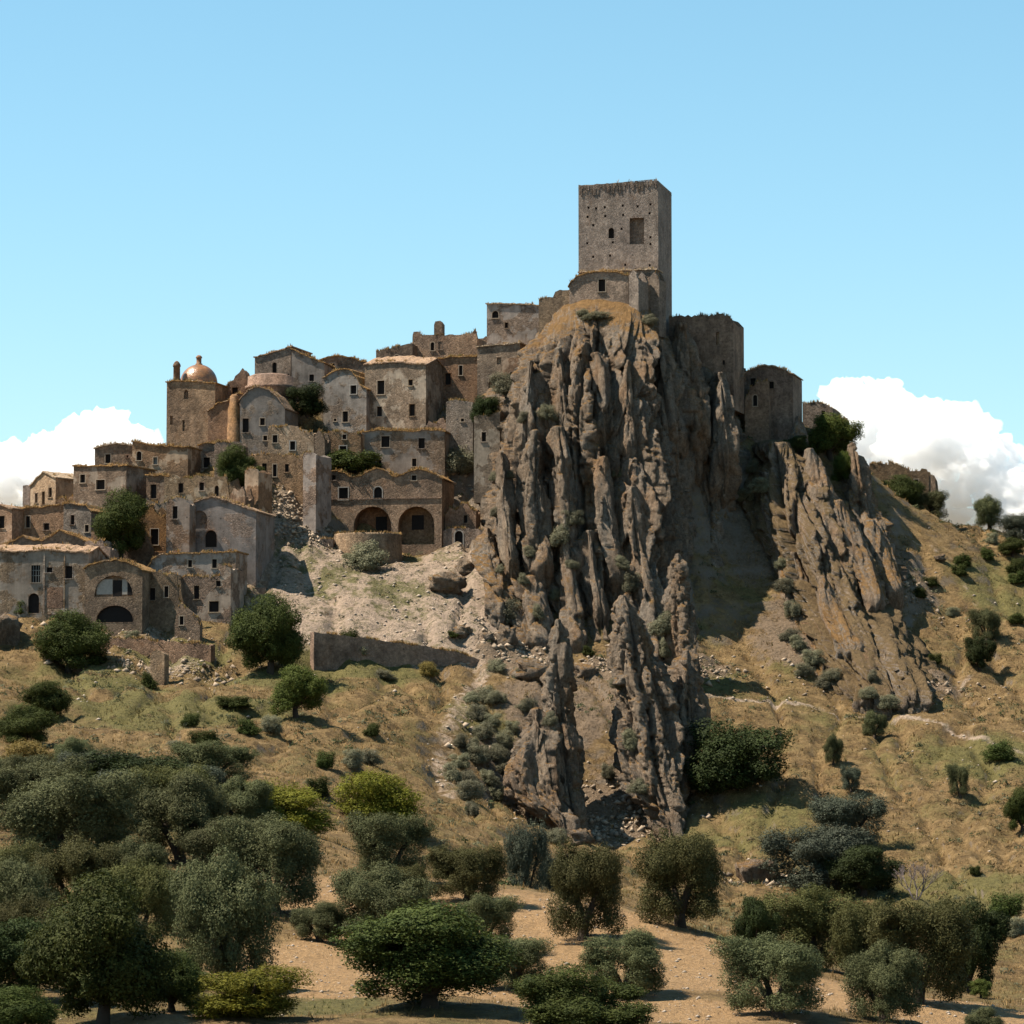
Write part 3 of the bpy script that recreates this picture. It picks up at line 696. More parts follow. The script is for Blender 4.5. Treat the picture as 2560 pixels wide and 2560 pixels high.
def tufts_np(pts, hgt_, n_bl, seed, tints, spread=0.25):
    """dry grass: every tuft a few bent narrow blades; returns verts, tris, colours"""
    r = np.random.default_rng(seed)
    pts = np.asarray(pts, float); n = len(pts)
    if n == 0: return np.zeros((0, 3)), np.zeros((0, 3), int), np.zeros((0, 3))
    base = np.repeat(pts, n_bl, 0); m = len(base)
    hh = np.repeat(np.asarray(hgt_) * np.ones(n), n_bl) * r.uniform(0.5, 1.25, m)
    ang = r.uniform(0, 2 * np.pi, m); off = r.uniform(0, spread, m) * hh
    b = base + np.stack([np.cos(ang) * off, np.sin(ang) * off, np.zeros(m)], -1)
    wd = hh * 0.16; side = np.stack([-np.sin(ang), np.cos(ang), np.zeros(m)], -1) * wd[:, None]
    out = np.stack([np.cos(ang), np.sin(ang), np.zeros(m)], -1) * (hh * r.uniform(0.15, 0.75, m))[:, None]
    tip = b + out + np.stack([np.zeros(m), np.zeros(m), hh * 0.9], -1)
    V = np.stack([b - side - (0, 0, 0.05), b + side - (0, 0, 0.05), tip], 1).reshape(-1, 3)
    T = np.asarray(tints); tc = T[r.integers(0, len(T), n)]
    c = np.repeat(np.repeat(tc, n_bl, 0) * r.uniform(0.75, 1.25, (m, 1)), 3, 0)
    return V, np.arange(m * 3).reshape(-1, 3), c
DRY = [(0.36, 0.23, 0.10), (0.30, 0.18, 0.07), (0.42, 0.29, 0.14), (0.24, 0.15, 0.065), (0.2, 0.16, 0.06)]
HSEED = [0]
class Plane:
    def __init__(s, px, py, Y, yaw):
        s.A = P(px, py, Y); a = R(yaw)
        s.n = np.array((-math.sin(a), -math.cos(a), 0)); s.u = np.array((math.cos(a), -math.sin(a), 0)); s.b = -s.n
    def uz(s, px, py):
        d = ray(px, py); t = (s.A @ s.n) / (d @ s.n); p = d * t
        return float((p - s.A) @ s.u), float(p[2])
    def pt(s, u, z, dep=0.0):
        q = s.A + s.u * u + s.b * dep; return np.array((q[0], q[1], z))
def slab(mb, pl, outer, holes, d0, d1):
    """upright slab with real openings, from depth d0 to d1"""
    loops = [outer] + holes
    vs = []; ed = []
    for lp in loops:
        b = len(vs); vs += [Vector(q) for q in lp]
        ed += [(b + i, b + (i + 1) % len(lp)) for i in range(len(lp))]
    ov, oe, of, *_ = geometry.delaunay_2d_cdt(vs, ed, [], 1, 1e-5)
    def inside(c, lp):
        r = False; n = len(lp)
        for i in range(n):
            (x1, y1), (x2, y2) = lp[i], lp[i - 1]
            if (y1 > c[1]) != (y2 > c[1]) and c[0] < (x2 - x1) * (c[1] - y1) / (y2 - y1) + x1: r = not r
        return r
    tri = []
    for f in of:
        c = (sum(ov[i][0] for i in f) / len(f), sum(ov[i][1] for i in f) / len(f))
        if inside(c, outer) and not any(inside(c, h) for h in holes): tri.append(list(f))
    mb.add([pl.pt(q[0], q[1], d0) for q in ov], tri)
    mb.add([pl.pt(q[0], q[1], d1) for q in ov], [t[::-1] for t in tri])
    for lp in loops:
        n = len(lp)
        mb.add([pl.pt(q[0], q[1], d0) for q in lp] + [pl.pt(q[0], q[1], d1) for q in lp],
               [(i, (i + 1) % n, n + (i + 1) % n, n + i) for i in range(n)])
def panel(mb, pl, lp, d):
    mb.add([pl.pt(q[0], q[1], d) for q in lp], [tuple(range(len(lp)))])
def grow(lp, e):
    cu = sum(q[0] for q in lp) / len(lp); cz_ = (min(q[1] for q in lp) + max(q[1] for q in lp)) / 2
    hu = max(abs(q[0] - cu) for q in lp); hz = max(abs(q[1] - cz_) for q in lp)
    return [(cu + (q[0] - cu) * (1 + e / hu), cz_ + (q[1] - cz_) * (1 + e / hz)) for q in lp]
def building(name, label, Y, yaw, top, bottom, D, openings=(), mat='stone', roof='roof', rise=0.0, jit=0.10, cat='house', group=None,
             ext=4.0, over=0.18, grass=1.0, thick=0.5, anchor=None, roof_drop=0.0, gable_back=True, extra=None):
    """top: outline of the front wall in photo pixels, left to right; openings: (x0, y0, x1, y1, kind[, finish[, depth]])"""
    HSEED[0] += 1; rnd = random.Random(HSEED[0] * 77)
    ax = anchor if anchor is not None else (top[0][0] + top[-1][0]) / 2
    if -5 < yaw < 20 and name != 'castle_tower': yaw += 6
    pl = Plane(ax, bottom, Y, yaw)
    prof0 = [pl.uz(*q) for q in top]
    zb = pl.uz(ax, bottom)[1] - ext
    if roof is None and jit > .1: jit *= 1.5
    if roof and jit < .1 and name != 'castle_tower': jit = min(.1, jit * 1.6)
    prof = refine(prof0, 0.45, jit, rnd)
    ul, ur = prof[0][0], prof[-1][0]
    o = thing(name, label, cat, tuple(pl.pt((ul + ur) / 2, zb + ext, D / 2)), group)
    org = np.array(o.location)
    outer = [(ul, zb), (ur, zb)] + prof[::-1]
    holes = []; wins = []
    for op in openings:
        kind = op[4]; fin = op[5] if len(op) > 5 else None; dp = op[6] if len(op) > 6 else 0.36
        a = pl.uz(op[0], op[3]); b = pl.uz(op[2], op[1])
        lp = hole_loop(a[0], a[1], b[0], b[1], kind)
        holes.append(lp); wins.append((lp, kind, fin, dp, op))
    if name in ('ruined_house', 'ruined_wall') and len(wins) < 3 and ur - ul > 3.0 and not any(w[2] in ('deep', 'deepbrick', 'blind') for w in wins):
        us_ = [q[0] for q in prof]; zs_ = [q[1] for q in prof]; z0_ = pl.uz(ax, bottom)[1]
        for _ in range(2):
            u = rnd.uniform(ul + .9, ur - .9); ww = rnd.uniform(.25, .5); hh_ = rnd.uniform(.5, .95)
            zt = min(float(np.interp(u + e_, us_, zs_)) for e_ in (-.7, 0, .7)) - rnd.uniform(.8, 1.4)
            if zt - hh_ * 2 < z0_ + .3: continue
            if any(u + ww + .4 > min(q[0] for q in h) and u - ww - .4 < max(q[0] for q in h) and zt + .4 > min(q[1] for q in h) and zt - 2 * hh_ - .4 < max(q[1] for q in h) for h in holes): continue
            lp = hole_loop(u - ww, zt - 2 * hh_, u + ww, zt, 'r' if rnd.random() < .75 else 'a'); holes.append(lp); wins.append((lp, 'r', None, .36, None))
    mb = MB()
    slab(mb, pl, outer, holes, 0.0, thick)
    zl, zr = prof[0][1], prof[-1][1]
    ns = 6 if (jit > 0.15 or rise) else 2
    def rz(s): # roof rise along depth
        t = s / D
        return rise * (t / 0.5 if t < 0.5 else (1 - t) / 0.5) if rise else 0.0
    for uu, zz, sg in ((ul, zl, 1), (ur, zr, -1)):
        ss = np.linspace(thick, D - thick, ns + 1); tops = [zz + rz(s) - 0.02 + (rnd.uniform(-jit, jit) if 0 < i < ns else 0) for i, s in enumerate(ss)]
        u2 = uu + sg * thick
        vs = []; 
        for s, tz in zip(ss, tops): vs += [pl.pt(uu, zb, s), pl.pt(uu, tz, s), pl.pt(u2, tz, s), pl.pt(u2, zb, s)]
        fs = []
        for i in range(ns):
            a, b = 4 * i, 4 * i + 4
            fs += [(a, a + 1, b + 1, b), (a + 1, a + 2, b + 2, b + 1), (a + 2, a + 3, b + 3, b + 2)]
        mb.add(vs, fs)
    if gable_back:
        slab(mb, pl, [(ul, zb), (ur, zb)] + [(q[0], q[1] + rz(D) - (0.03 if roof else 0)) for q in refine(prof0, 0.6, jit, rnd)[::-1]], [], D - thick, D)
    if extra: extra(mb, pl)
    link('wall', mb.mesh('wall', M[mat], org), o)
    if roof:
        rb = MB(); st = max(2, int(D / 0.9)); ss = np.linspace(-over, D + over, st + 1)
        pr = [(ul - over, zl)] + prof[1:-1] + [(ur + over, zr)]
        n = len(pr); lo = []; hi = []
        for s in ss:
            sc_ = min(max(s, 0), D)
            for i, q in enumerate(pr):
                e = 0.0 if (i in (0, n - 1)) else rnd.uniform(-0.05, 0.05)
                z = q[1] + rz(sc_) - roof_drop
                hi.append(pl.pt(q[0], z + 0.16 + e, s)); lo.append(pl.pt(q[0], z - 0.01, s))
        fs = []; k = len(ss) * n
        for j in range(len(ss) - 1):
            for i in range(n - 1):
                a, b, c, d = j * n + i, j * n + i + 1, (j + 1) * n + i + 1, (j + 1) * n + i
                fs += [(a, b, c, d), (k + a, k + d, k + c, k + b)]
        for i in range(n - 1):
            fs += [(i, k + i, k + i + 1, i + 1)]; a = (len(ss) - 1) * n + i; fs += [(a, a + 1, k + a + 1, k + a)]
        for j in range(len(ss) - 1):
            a, d = j * n, (j + 1) * n; fs += [(a, d, k + d, k + a)]; a, d = j * n + n - 1, (j + 1) * n + n - 1; fs += [(a, k + a, k + d, d)]
        rb.add(hi + lo, fs)
        link('roof', rb.mesh('roof', M[roof], org), o)
    if grass:
        Ltop = ur - ul; pts = []
        npt = int(Ltop * 9 * grass)
        us = [q[0] for q in prof]; zs = [q[1] for q in prof]
        for i in range(npt):
            u = rnd.uniform(ul, ur); s = rnd.uniform(0, min(D, 0.9)) if rnd.random() < 0.7 else rnd.uniform(0, D)
            z = float(np.interp(u, us, zs)) + rz(min(s, D)) + (0.14 if roof else -0.02) - (roof_drop if s > thick else 0)
            if not roof and s > thick: s = rnd.uniform(0, thick)
            if pn(u * 0.5 + HSEED[0] * 3.3, s * 0.3, 0.5) > -0.12: pts.append(pl.pt(u, z, s) - org)
        V, T, c = tufts_np(pts, 0.42, 5, HSEED[0], DRY)
        if len(V): link('dry_grass', mesh_np('dry_grass', V, T, M['tuft'], False, {'tint': c}), o, kind='stuff')
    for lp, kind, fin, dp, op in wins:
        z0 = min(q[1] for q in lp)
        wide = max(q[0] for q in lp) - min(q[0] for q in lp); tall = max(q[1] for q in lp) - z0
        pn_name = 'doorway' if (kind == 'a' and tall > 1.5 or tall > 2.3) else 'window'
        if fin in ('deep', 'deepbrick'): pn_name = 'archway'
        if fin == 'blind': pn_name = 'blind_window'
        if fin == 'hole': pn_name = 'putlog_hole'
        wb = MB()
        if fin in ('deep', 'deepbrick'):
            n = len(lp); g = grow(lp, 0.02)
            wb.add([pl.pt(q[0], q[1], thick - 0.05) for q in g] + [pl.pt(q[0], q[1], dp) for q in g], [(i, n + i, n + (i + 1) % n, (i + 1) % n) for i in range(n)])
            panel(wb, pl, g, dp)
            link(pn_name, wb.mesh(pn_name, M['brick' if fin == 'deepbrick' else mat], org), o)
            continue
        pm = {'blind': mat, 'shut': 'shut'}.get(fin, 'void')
        panel(wb, pl, grow(lp, 0.03), min(dp, thick - 0.03) if pm != mat else min(dp, thick - 0.04))  # void panels close the empty opening and stand in for its inner darkness
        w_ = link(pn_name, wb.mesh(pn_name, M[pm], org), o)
        if fin not in ('blind', 'hole'):
            fb = MB(); e = 0.14 if fin == 'white' else 0.09
            ou = grow(lp, e); n = len(lp)
            pr_ = -0.03 if fin == 'white' else -0.012
            A1 = [pl.pt(q[0], q[1], pr_) for q in ou]; A2 = [pl.pt(q[0], q[1], pr_) for q in lp]; A3 = [pl.pt(q[0], q[1], 0.12) for q in grow(lp, -0.004)]; A0 = [pl.pt(q[0], q[1], 0.02) for q in ou]
            fs = []
            for i in range(n):
                j = (i + 1) % n
                fs += [(i, j, n + j, n + i), (n + i, n + j, 2 * n + j, 2 * n + i), (3 * n + i, 3 * n + j, j, i)]
            fb.add(A1 + A2 + A3 + A0, fs)
            if pn_name == 'window':
                cu = (lp[0][0] + lp[1][0]) / 2
                fb.box(pl.pt(cu, z0 - 0.07, 0.0), pl.u * (wide / 2 + 0.16), pl.b * 0.12, (0, 0, 0.05))
            link('surround', fb.mesh('surround', M['white' if fin == 'white' else ('frame' if RND.random() < 0.4 else mat)], org), w_)
    o['_k'] = 0; del o['_k']
    return o, pl
W = 'a'
B = building
# --- lower left quarter, front row
FRONT = B('ruined_house', 'two-storey grey plastered house with barred window and arched door at the hill foot', 461, 4, [(-30, 1378), (30, 1380), (110, 1376), (222, 1383)], 1535, 8,
  [(78, 1413, 101, 1456, 'r'), (70, 1483, 98, 1533, 'a'), (116, 1418, 131, 1431, 'r'), (163, 1415, 181, 1446, 'r')], 'plaster_grey', 'roof', rise=1.0)
for x0, y0, x1, y1, nm, mt, pr in ((108, 1384, 113, 1534, 'pilaster', 'plaster', .1), (159, 1386, 163, 1522, 'pilaster', 'plaster', .1), (116, 1468, 157, 1520, 'brick_patch', 'brick', .03), (120, 1521, 214, 1536, 'plinth', 'plaster_grey', .12)):
    q = MB(); a = FRONT[1].uz(x0, y1); b = FRONT[1].uz(x1, y0)
    q.box(FRONT[1].pt((a[0] + b[0]) / 2, (a[1] + b[1]) / 2, -pr / 2 + .01), FRONT[1].u * (b[0] - a[0]) / 2, FRONT[1].b * (pr / 2 + .01), (0, 0, (b[1] - a[1]) / 2))
    link(nm, q.mesh(nm, M[mt], FRONT[0].location), FRONT[0])
for i in range(3):
    q = MB(); a = FRONT[1].uz(83 + 6.5 * i, 1456); b = FRONT[1].uz(83 + 6.5 * i, 1413)
    q.box(FRONT[1].pt(a[0], (a[1] + b[1]) / 2, .1), FRONT[1].u * .03, FRONT[1].b * .03, (0, 0, (b[1] - a[1]) / 2)); link('window_bar', q.mesh('window_bar', M['shut'], FRONT[0].location), FRONT[0])
for i in range(2):
    q = MB(); a = FRONT[1].uz(78, 1426 + 13 * i); b = FRONT[1].uz(101, 1426 + 13 * i)
    q.box(FRONT[1].pt((a[0] + b[0]) / 2, a[1], .1), FRONT[1].u * (b[0] - a[0]) / 2, FRONT[1].b * .03, (0, 0, .03)); link('window_bar', q.mesh('window_bar', M['shut'], FRONT[0].location), FRONT[0])
o, pl = B('vaulted_house', 'house with rounded gable, blind painted arch and wide black cellar vault', 457.5, 4, [(212, 1422), (224, 1412), (252, 1405), (286, 1400), (322, 1407), (346, 1418), (356, 1428)], 1553, 7,
  [(236, 1438, 332, 1492, 'a', 'blind', 0.3), (240, 1513, 333, 1556, 'a')], 'stone', 'roof_grass', thick=0.6)
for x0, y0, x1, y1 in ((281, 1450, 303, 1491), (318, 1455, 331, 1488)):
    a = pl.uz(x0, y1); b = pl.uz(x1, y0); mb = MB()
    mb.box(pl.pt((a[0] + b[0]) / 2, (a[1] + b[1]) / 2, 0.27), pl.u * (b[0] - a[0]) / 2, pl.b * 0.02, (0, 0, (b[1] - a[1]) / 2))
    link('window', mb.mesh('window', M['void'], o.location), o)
for x0, x1 in ((240, 280), (304, 317)):
    mb = MB()
    a = pl.uz(x0, 1486); b = pl.uz(x1, 1448)
    mb.box(pl.pt((a[0] + b[0]) / 2, (a[1] + b[1]) / 2, 0.275), pl.u * (b[0] - a[0]) / 2, pl.b * 0.015, (0, 0, (b[1] - a[1]) / 2))
    link('limewash_patch', mb.mesh('limewash_patch', M['white'], o.location), o)
B('ruined_wall', 'low broken house wall beside the black cellar vault', 460, 2, [(356, 1436), (372, 1432), (405, 1436), (440, 1434), (446, 1500), (452, 1512)], 1545, 3, [(372, 1470, 388, 1500, 'r')], 'stone', None, jit=.2, cat='ruin')
B('ruined_house', 'roofless corner house with one square black window by the dark stair', 462, 6, [(452, 1446), (466, 1438), (500, 1444), (545, 1441), (553, 1436), (556, 1416), (566, 1412), (577, 1420)], 1535, 6,
  [(522, 1503, 547, 1530, 'r'), (540, 1452, 552, 1466, 'r')], 'plaster', None, jit=.16, cat='ruin')
B('ruined_wall', 'crumbling stub of wall on the overgrown terrace', 456, 10, [(437, 1560), (439, 1520), (452, 1511), (478, 1530), (494, 1545), (500, 1562)], 1590, 0.9, (), 'stone', None, jit=.12, cat='ruin', thick=0.4)
B('retaining_wall', 'low stone retaining wall below the overgrown terrace', 450.5, 12, [(250, 1597), (330, 1596), (420, 1604), (527, 1612)], 1665, 1.4, (), 'stone', None, jit=.12, cat='wall', grass=1.4, thick=.5)
B('stone_pillar', 'solitary broken masonry pillar on the grassy slope', 436.5, 20, [(376, 1640), (380, 1628), (402, 1629), (411, 1636)], 1732, 1.3, (), 'stone', None, jit=.12, cat='pillar', thick=.4, ext=2, grass=.4)
B('stone_pillar', 'short masonry pillar beside the bushy tree below the houses', 444, 25, [(109, 1620), (119, 1616), (129, 1620)], 1675, 1.0, (), 'stone', None, jit=.06, cat='pillar', thick=.35, ext=2, grass=.3)
# --- second row
B('ruined_house', 'long plain grey wall of a house under the broken gable', 466, 4, [(366, 1426), (380, 1398), (400, 1386), (480, 1384), (590, 1380)], 1440, 6, [(470, 1400, 480, 1418, 'r'), (530, 1398, 542, 1420, 'r')], 'plaster_grey', 'roof_grass', jit=.06, ext=6)
B('ruined_house', 'tall broken plaster slab wall left of the dark gable', 472, 8, [(416, 1262), (424, 1246), (440, 1241), (462, 1248), (474, 1262)], 1385, 2.5, (), 'plaster_grey', None, jit=.15, cat='ruin')
B('ruined_house', 'dark gabled house with torn-open plaster front', 474, 6, [(474, 1264), (500, 1252), (530, 1243), (560, 1250), (600, 1264), (640, 1280)], 1390, 9,
  [(474 + 4, 1276, 518, 1322, 'a', 'blind', .3), (512, 1325, 542, 1368, 'a')], 'plaster_dark', 'roof', rise=0, jit=.06)
B('ruined_house', 'low gabled house with two slot windows behind the barred house', 471, 4, [(0, 1368), (36, 1352), (58, 1340), (84, 1352), (105, 1352), (150, 1327), (190, 1342), (212, 1352), (226, 1364)], 1385, 7,
  [(136, 1361, 158, 1370, 'r'), (43, 1363, 66, 1369, 'r')], 'stone', 'roof_grass', jit=.08, grass=1.6)
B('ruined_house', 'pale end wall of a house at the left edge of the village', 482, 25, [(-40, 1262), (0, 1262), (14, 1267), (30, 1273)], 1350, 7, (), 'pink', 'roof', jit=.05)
B('ruined_house', 'long low stone house with a tiny square window under a grassy roof', 483, 10, [(31, 1276), (60, 1272), (110, 1268), (159, 1262)], 1335, 7, [(109, 1308, 123, 1325, 'r')], 'stone', 'roof_grass', jit=.08, grass=1.6)
B('ruined_house', 'dark stone block house with a low door below the fig tree', 480, 14, [(159, 1259), (190, 1261), (216, 1264), (228, 1280)], 1335, 7, [(212, 1312, 222, 1330, 'r')], 'stone_grey', 'roof_grass', jit=.08)
B('ruined_wall', 'slanting buttress wall under the fig tree', 476, 12, [(228, 1330), (262, 1332), (330, 1300), (345, 1300), (372, 1345), (384, 1380)], 1395, 4, [(277, 1378, 288, 1398, 'r')], 'stone', None, jit=.15, cat='ruin')
# --- third row
B('ruined_house', 'square plastered house with brownish window above the fig tree', 489, 22, [(184, 1166), (230, 1166), (316, 1165)], 1260, 8.5, [(240, 1199, 262, 1224, 'r')], 'plaster', 'roof_grass', jit=.06)
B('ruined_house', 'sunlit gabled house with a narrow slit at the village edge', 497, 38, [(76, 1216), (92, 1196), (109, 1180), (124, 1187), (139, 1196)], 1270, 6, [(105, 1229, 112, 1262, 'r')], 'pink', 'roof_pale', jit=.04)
B('ruined_house', 'shaded stone annex joined to the sunlit gabled house', 499, 2, [(139, 1194), (160, 1193), (182, 1196)], 1270, 5, [(160, 1215, 178, 1238, 'r')], 'stone', 'roof_pale', jit=.05)
B('chimney_stack', 'slim masonry stack at the far left end of the roofs', 500, 30, [(57, 1214), (66, 1212), (75, 1217)], 1270, 1.0, (), 'stone_grey', None, jit=.05, cat='chimney', thick=.35, grass=0)
B('ruined_house', 'doorway house with pale jamb beside the square plastered house', 487, 10, [(366, 1188), (384, 1190), (400, 1188), (421, 1192)], 1280, 5, [(376, 1211, 391, 1246, 'r')], 'plaster', 'roof_grass', jit=.1)
B('ruined_wall', 'ragged house walls with a pale plaster patch above the dark gable', 485, 8, [(411, 1192), (440, 1187), (470, 1196), (490, 1186), (520, 1189), (545, 1193), (562, 1190), (570, 1215), (574, 1240)], 1262, 6, [(446, 1208, 458, 1232, 'r'), (498, 1206, 510, 1226, 'r'), (536, 1214, 547, 1240, 'a')], 'plaster', None, jit=.22, cat='ruin', grass=1.4)
B('ruined_wall', 'broken garden wall stepping down left of the square plastered house', 493, 5, [(140, 1262), (150, 1244), (168, 1248), (184, 1240), (190, 1262)], 1285, 2.5, (), 'stone', None, jit=.2, cat='ruin')
B('ruined_wall', 'gutted house front with a black gap between fig tree and slab wall', 478, 8, [(340, 1300), (352, 1270), (366, 1280), (382, 1262), (398, 1290), (416, 1285)], 1390, 4, [(376, 1322, 396, 1362, 'r')], 'brick', None, jit=.25, cat='ruin')
B('ruined_wall', 'low crumbled wall under the doorway house', 483, 6, [(360, 1262), (378, 1254), (396, 1262), (416, 1256), (430, 1268)], 1300, 3, (), 'stone', None, jit=.25, cat='ruin')
B('ruined_wall', 'jagged wall corner below the broad green tree', 482, 14, [(575, 1238), (584, 1222), (596, 1230), (606, 1218), (613, 1240)], 1300, 3, (), 'plaster', None, jit=.22, cat='ruin')
B('ruined_wall', 'broken terrace wall in front of the round buttress', 498, 5, [(536, 1112), (552, 1104), (575, 1110), (596, 1106), (610, 1116)], 1150, 2, (), 'stone', None, jit=.22, cat='ruin', grass=1.6)
B('ruined_wall', 'pierced ruin front beside the two-storey barred house roof', 468, 10, [(205, 1372), (214, 1352), (232, 1360), (248, 1346), (262, 1366), (276, 1372)], 1420, 3, [(226, 1374, 236, 1390, 'r')], 'stone', None, jit=.22, cat='ruin')
B('ruined_house', 'roofless stone cell with a dark gap below the dark gable', 468.5, 8, [(384, 1398), (396, 1382), (420, 1388), (440, 1378), (462, 1392)], 1436, 4, [(420, 1400, 434, 1424, 'r')], 'brick', None, jit=.2, cat='ruin')
B('ruined_wall', 'ragged stub wall beside the small house with two dark windows', 499, 8, [(786, 1092), (796, 1078), (806, 1084), (812, 1100)], 1175, 3, (), 'stone', None, jit=.2, cat='ruin')
B('ruined_wall', 'broken wall above the wide grey plastered house', 507, 8, [(1060, 1066), (1072, 1050), (1090, 1056), (1108, 1046), (1118, 1062)], 1085, 2.5, (), 'stone', None, jit=.2, cat='ruin')
B('ruined_wall', 'rubble wall climbing the orange grass right of the three-gabled building', 494, 8, [(1112, 1290), (1124, 1268), (1142, 1276), (1160, 1258), (1176, 1272), (1190, 1280)], 1330, 2.5, (), 'stone', None, jit=.25, cat='ruin', grass=2)
# --- fourth row
B('ruined_house', 'reddish stone house with low roof on the left skyline', 503, 5, [(237, 1122), (260, 1114), (300, 1110), (331, 1114)], 1175, 7, [(316, 1138, 321, 1144, 'r')], 'brick', 'roof_pale', jit=.06)
B('ruined_house', 'long plastered house with a shuttered grey window', 499, 8, [(331, 1104), (350, 1108), (400, 1115), (470, 1118)], 1195, 8, [(383, 1143, 393, 1161, 'r', 'shut')], 'plaster', 'roof_grass', jit=.07, grass=1.5)
B('ruined_house', 'plain house with one dark square window beside the broad green tree', 503, 6, [(497, 1114), (520, 1108), (565, 1116), (590, 1118)], 1235, 6, [(508, 1143, 525, 1169, 'r')], 'plaster', 'roof_grass', jit=.1)
# --- church
o, pl = B('church_tower', 'square church tower with glazed orange dome and lantern', 508, 8, [(417, 956), (440, 952), (500, 955), (538, 958)], 1115, 6.6, [(460, 975, 471, 998, 'a', 'blind', .3), (425, 1040, 432, 1062, 'r', 'blind', .25), (456, 1050, 462, 1078, 'r', 'blind', .3)], 'stone', 'roof_grass', jit=.05, cat='church', grass=.8)
def lathe(prof, c, n=40):
    mb = MB(); vs = []
    for r_, z in prof:
        for i in range(n):
            a = 2 * math.pi * i / n; vs.append((c[0] + r_ * math.cos(a), c[1] + r_ * math.sin(a), c[2] + z))
    fs = []
    for j in range(len(prof) - 1):
        for i in range(n):
            k = (i + 1) % n; fs.append((j * n + i, j * n + k, (j + 1) * n + k, (j + 1) * n + i))
    fs.append(tuple((len(prof) - 1) * n + i for i in range(n)))
    mb.add(vs, fs, True); return mb
u0, zd = pl.uz(478, 955); dc = pl.pt(u0, zd, 3.3)
rd = 2.68
link('dome', lathe([(rd + .12, -.1), (rd + .12, .12), (rd, .14)] + [(rd * math.cos(a), .14 + 2.75 * math.sin(a)) for a in np.linspace(0, 1.45, 14)], dc).mesh('dome', M['dome'], o.location), o)
ln_ = link('lantern', lathe([(.5, 2.7), (.5, 3.0), (.36, 3.05), (.36, 3.75), (.46, 3.8), (.46, 3.95), (.3, 4.15), (.1, 4.25)], dc, 16).mesh('lantern', M['brick'], o.location), o)
u1, z1 = pl.uz(437, 953); tc_ = pl.pt(u1, z1, 0.8)
link('turret', lathe([(.5, -.2), (.48, 2.1), (.56, 2.15), (.56, 2.4), (.35, 2.8), (.1, 3.0)], tc_, 14).mesh('turret', M['stone'], o.location), o)
B('ruined_wall', 'jagged church nave wall stepping up from the domed tower', 512, 5, [(530, 985), (545, 977), (556, 972), (570, 958), (584, 950), (588, 938), (598, 930), (606, 922), (613, 930), (622, 962)], 1040, 2.2, (), 'brick', None, jit=.18, cat='ruin', grass=1.2)
B('ruined_house', 'sloping-roofed church chapel between the domed tower and the round buttress', 506, 8, [(520, 1030), (545, 1008), (570, 1003), (585, 990), (596, 984), (604, 986)], 1120, 6, (), 'brick', 'roof_grass', jit=.1, grass=1.6)
mbx = P(585, 1120, 504.6)
ob = thing('round_buttress', 'tall rounded stone buttress against the church chapel', 'buttress', tuple(mbx))
link('shaft', lathe([(1.0, -4), (1.0, 3.0), (.92, 3.1), (.9, 5.6), (.7, 6.0), (.6, 7.3), (.3, 7.6)], mbx, 18).mesh('shaft', M['brick'], ob.location), ob)
link('footing', lathe([(1.12, -4), (1.12, .5), (1.0, .62)], mbx, 18).mesh('footing', M['stone'], ob.location), ob)
B('ruined_house', 'apse-like house with low domed tile roof and three dark windows', 503, 6, [(600, 1003), (606, 992), (622, 976), (647, 967), (672, 975), (690, 990), (704, 1008), (712, 1022)], 1122, 7,
  [(603 + 3, 1046, 622, 1081, 'r'), (650, 1045, 662, 1063, 'r'), (658, 1089, 668, 1101, 'r')], 'plaster_dark', 'roof', jit=.05)
dq = P(676, 1030, 511)
od = thing('round_drum', 'broad round masonry drum with overgrown top behind the apse', 'ruin', tuple(dq))
dr = 3.5
link('wall', lathe([(dr, -4), (dr, 3.2), (dr + .15, 3.3), (dr + .15, 3.6), (dr - .2, 3.7), (dr - .25, 5.0), (dr - 1.0, 5.3), (.3, 5.6)], dq, 36).mesh('wall', M['brick'], od.location), od)
B('ruined_house', 'tall gabled house on the skyline above the church', 520, 10, [(637, 894), (680, 882), (727, 867)], 985, 9, [(735 - 22, 934, 735 - 12, 953, 'r')], 'stone_grey', 'roof', jit=.05)
B('ruined_house', 'long lean-to house with small window falling away from the skyline gable', 517, 4, [(729, 872), (760, 888), (811, 908)], 1010, 8, [(773, 936, 785, 953, 'r')], 'plaster_grey', 'roof_grass', jit=.06)
B('ruined_house', 'broad grassy vaulted roof between the skyline gable and the two-winged house', 523, 2, [(790, 905), (820, 893), (850, 890), (880, 894), (900, 904), (915, 906)], 960, 8, (), 'plaster', 'roof_grass', jit=.08, grass=2)
# --- under the church
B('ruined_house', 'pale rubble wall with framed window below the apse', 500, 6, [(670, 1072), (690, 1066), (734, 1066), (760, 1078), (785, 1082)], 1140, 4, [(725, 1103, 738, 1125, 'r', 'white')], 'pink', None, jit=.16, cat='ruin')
B('ruined_wall', 'broken buttressed wall above the rubble heap', 493, 8, [(624, 1136), (636, 1140), (660, 1134), (700, 1137), (758, 1140)], 1215, 3, [(655, 1158, 667, 1186, 'r'), (712, 1160, 722, 1180, 'r')], 'stone', None, jit=.2, cat='ruin')
B('ruined_wall', 'tall standing wall end beside the rubble heap', 485, 24, [(612, 1176), (624, 1170), (640, 1172), (646, 1180)], 1320, 4, (), 'plaster', None, jit=.1, cat='ruin')
B('ruined_wall', 'upright grey wall slab left of the three-gabled building', 489, 16, [(758, 1134), (775, 1131), (790, 1137)], 1260, 5, (), 'plaster_grey', None, jit=.08, cat='ruin')
B('ruined_house', 'small house with two dark windows behind the leafy hedge', 502, 4, [(806, 1086), (830, 1078), (870, 1080), (902, 1084)], 1175, 5, [(856, 1086, 866, 1098, 'r'), (849, 1115, 866, 1138, 'r', 'white')], 'plaster', None, jit=.1, cat='ruin')
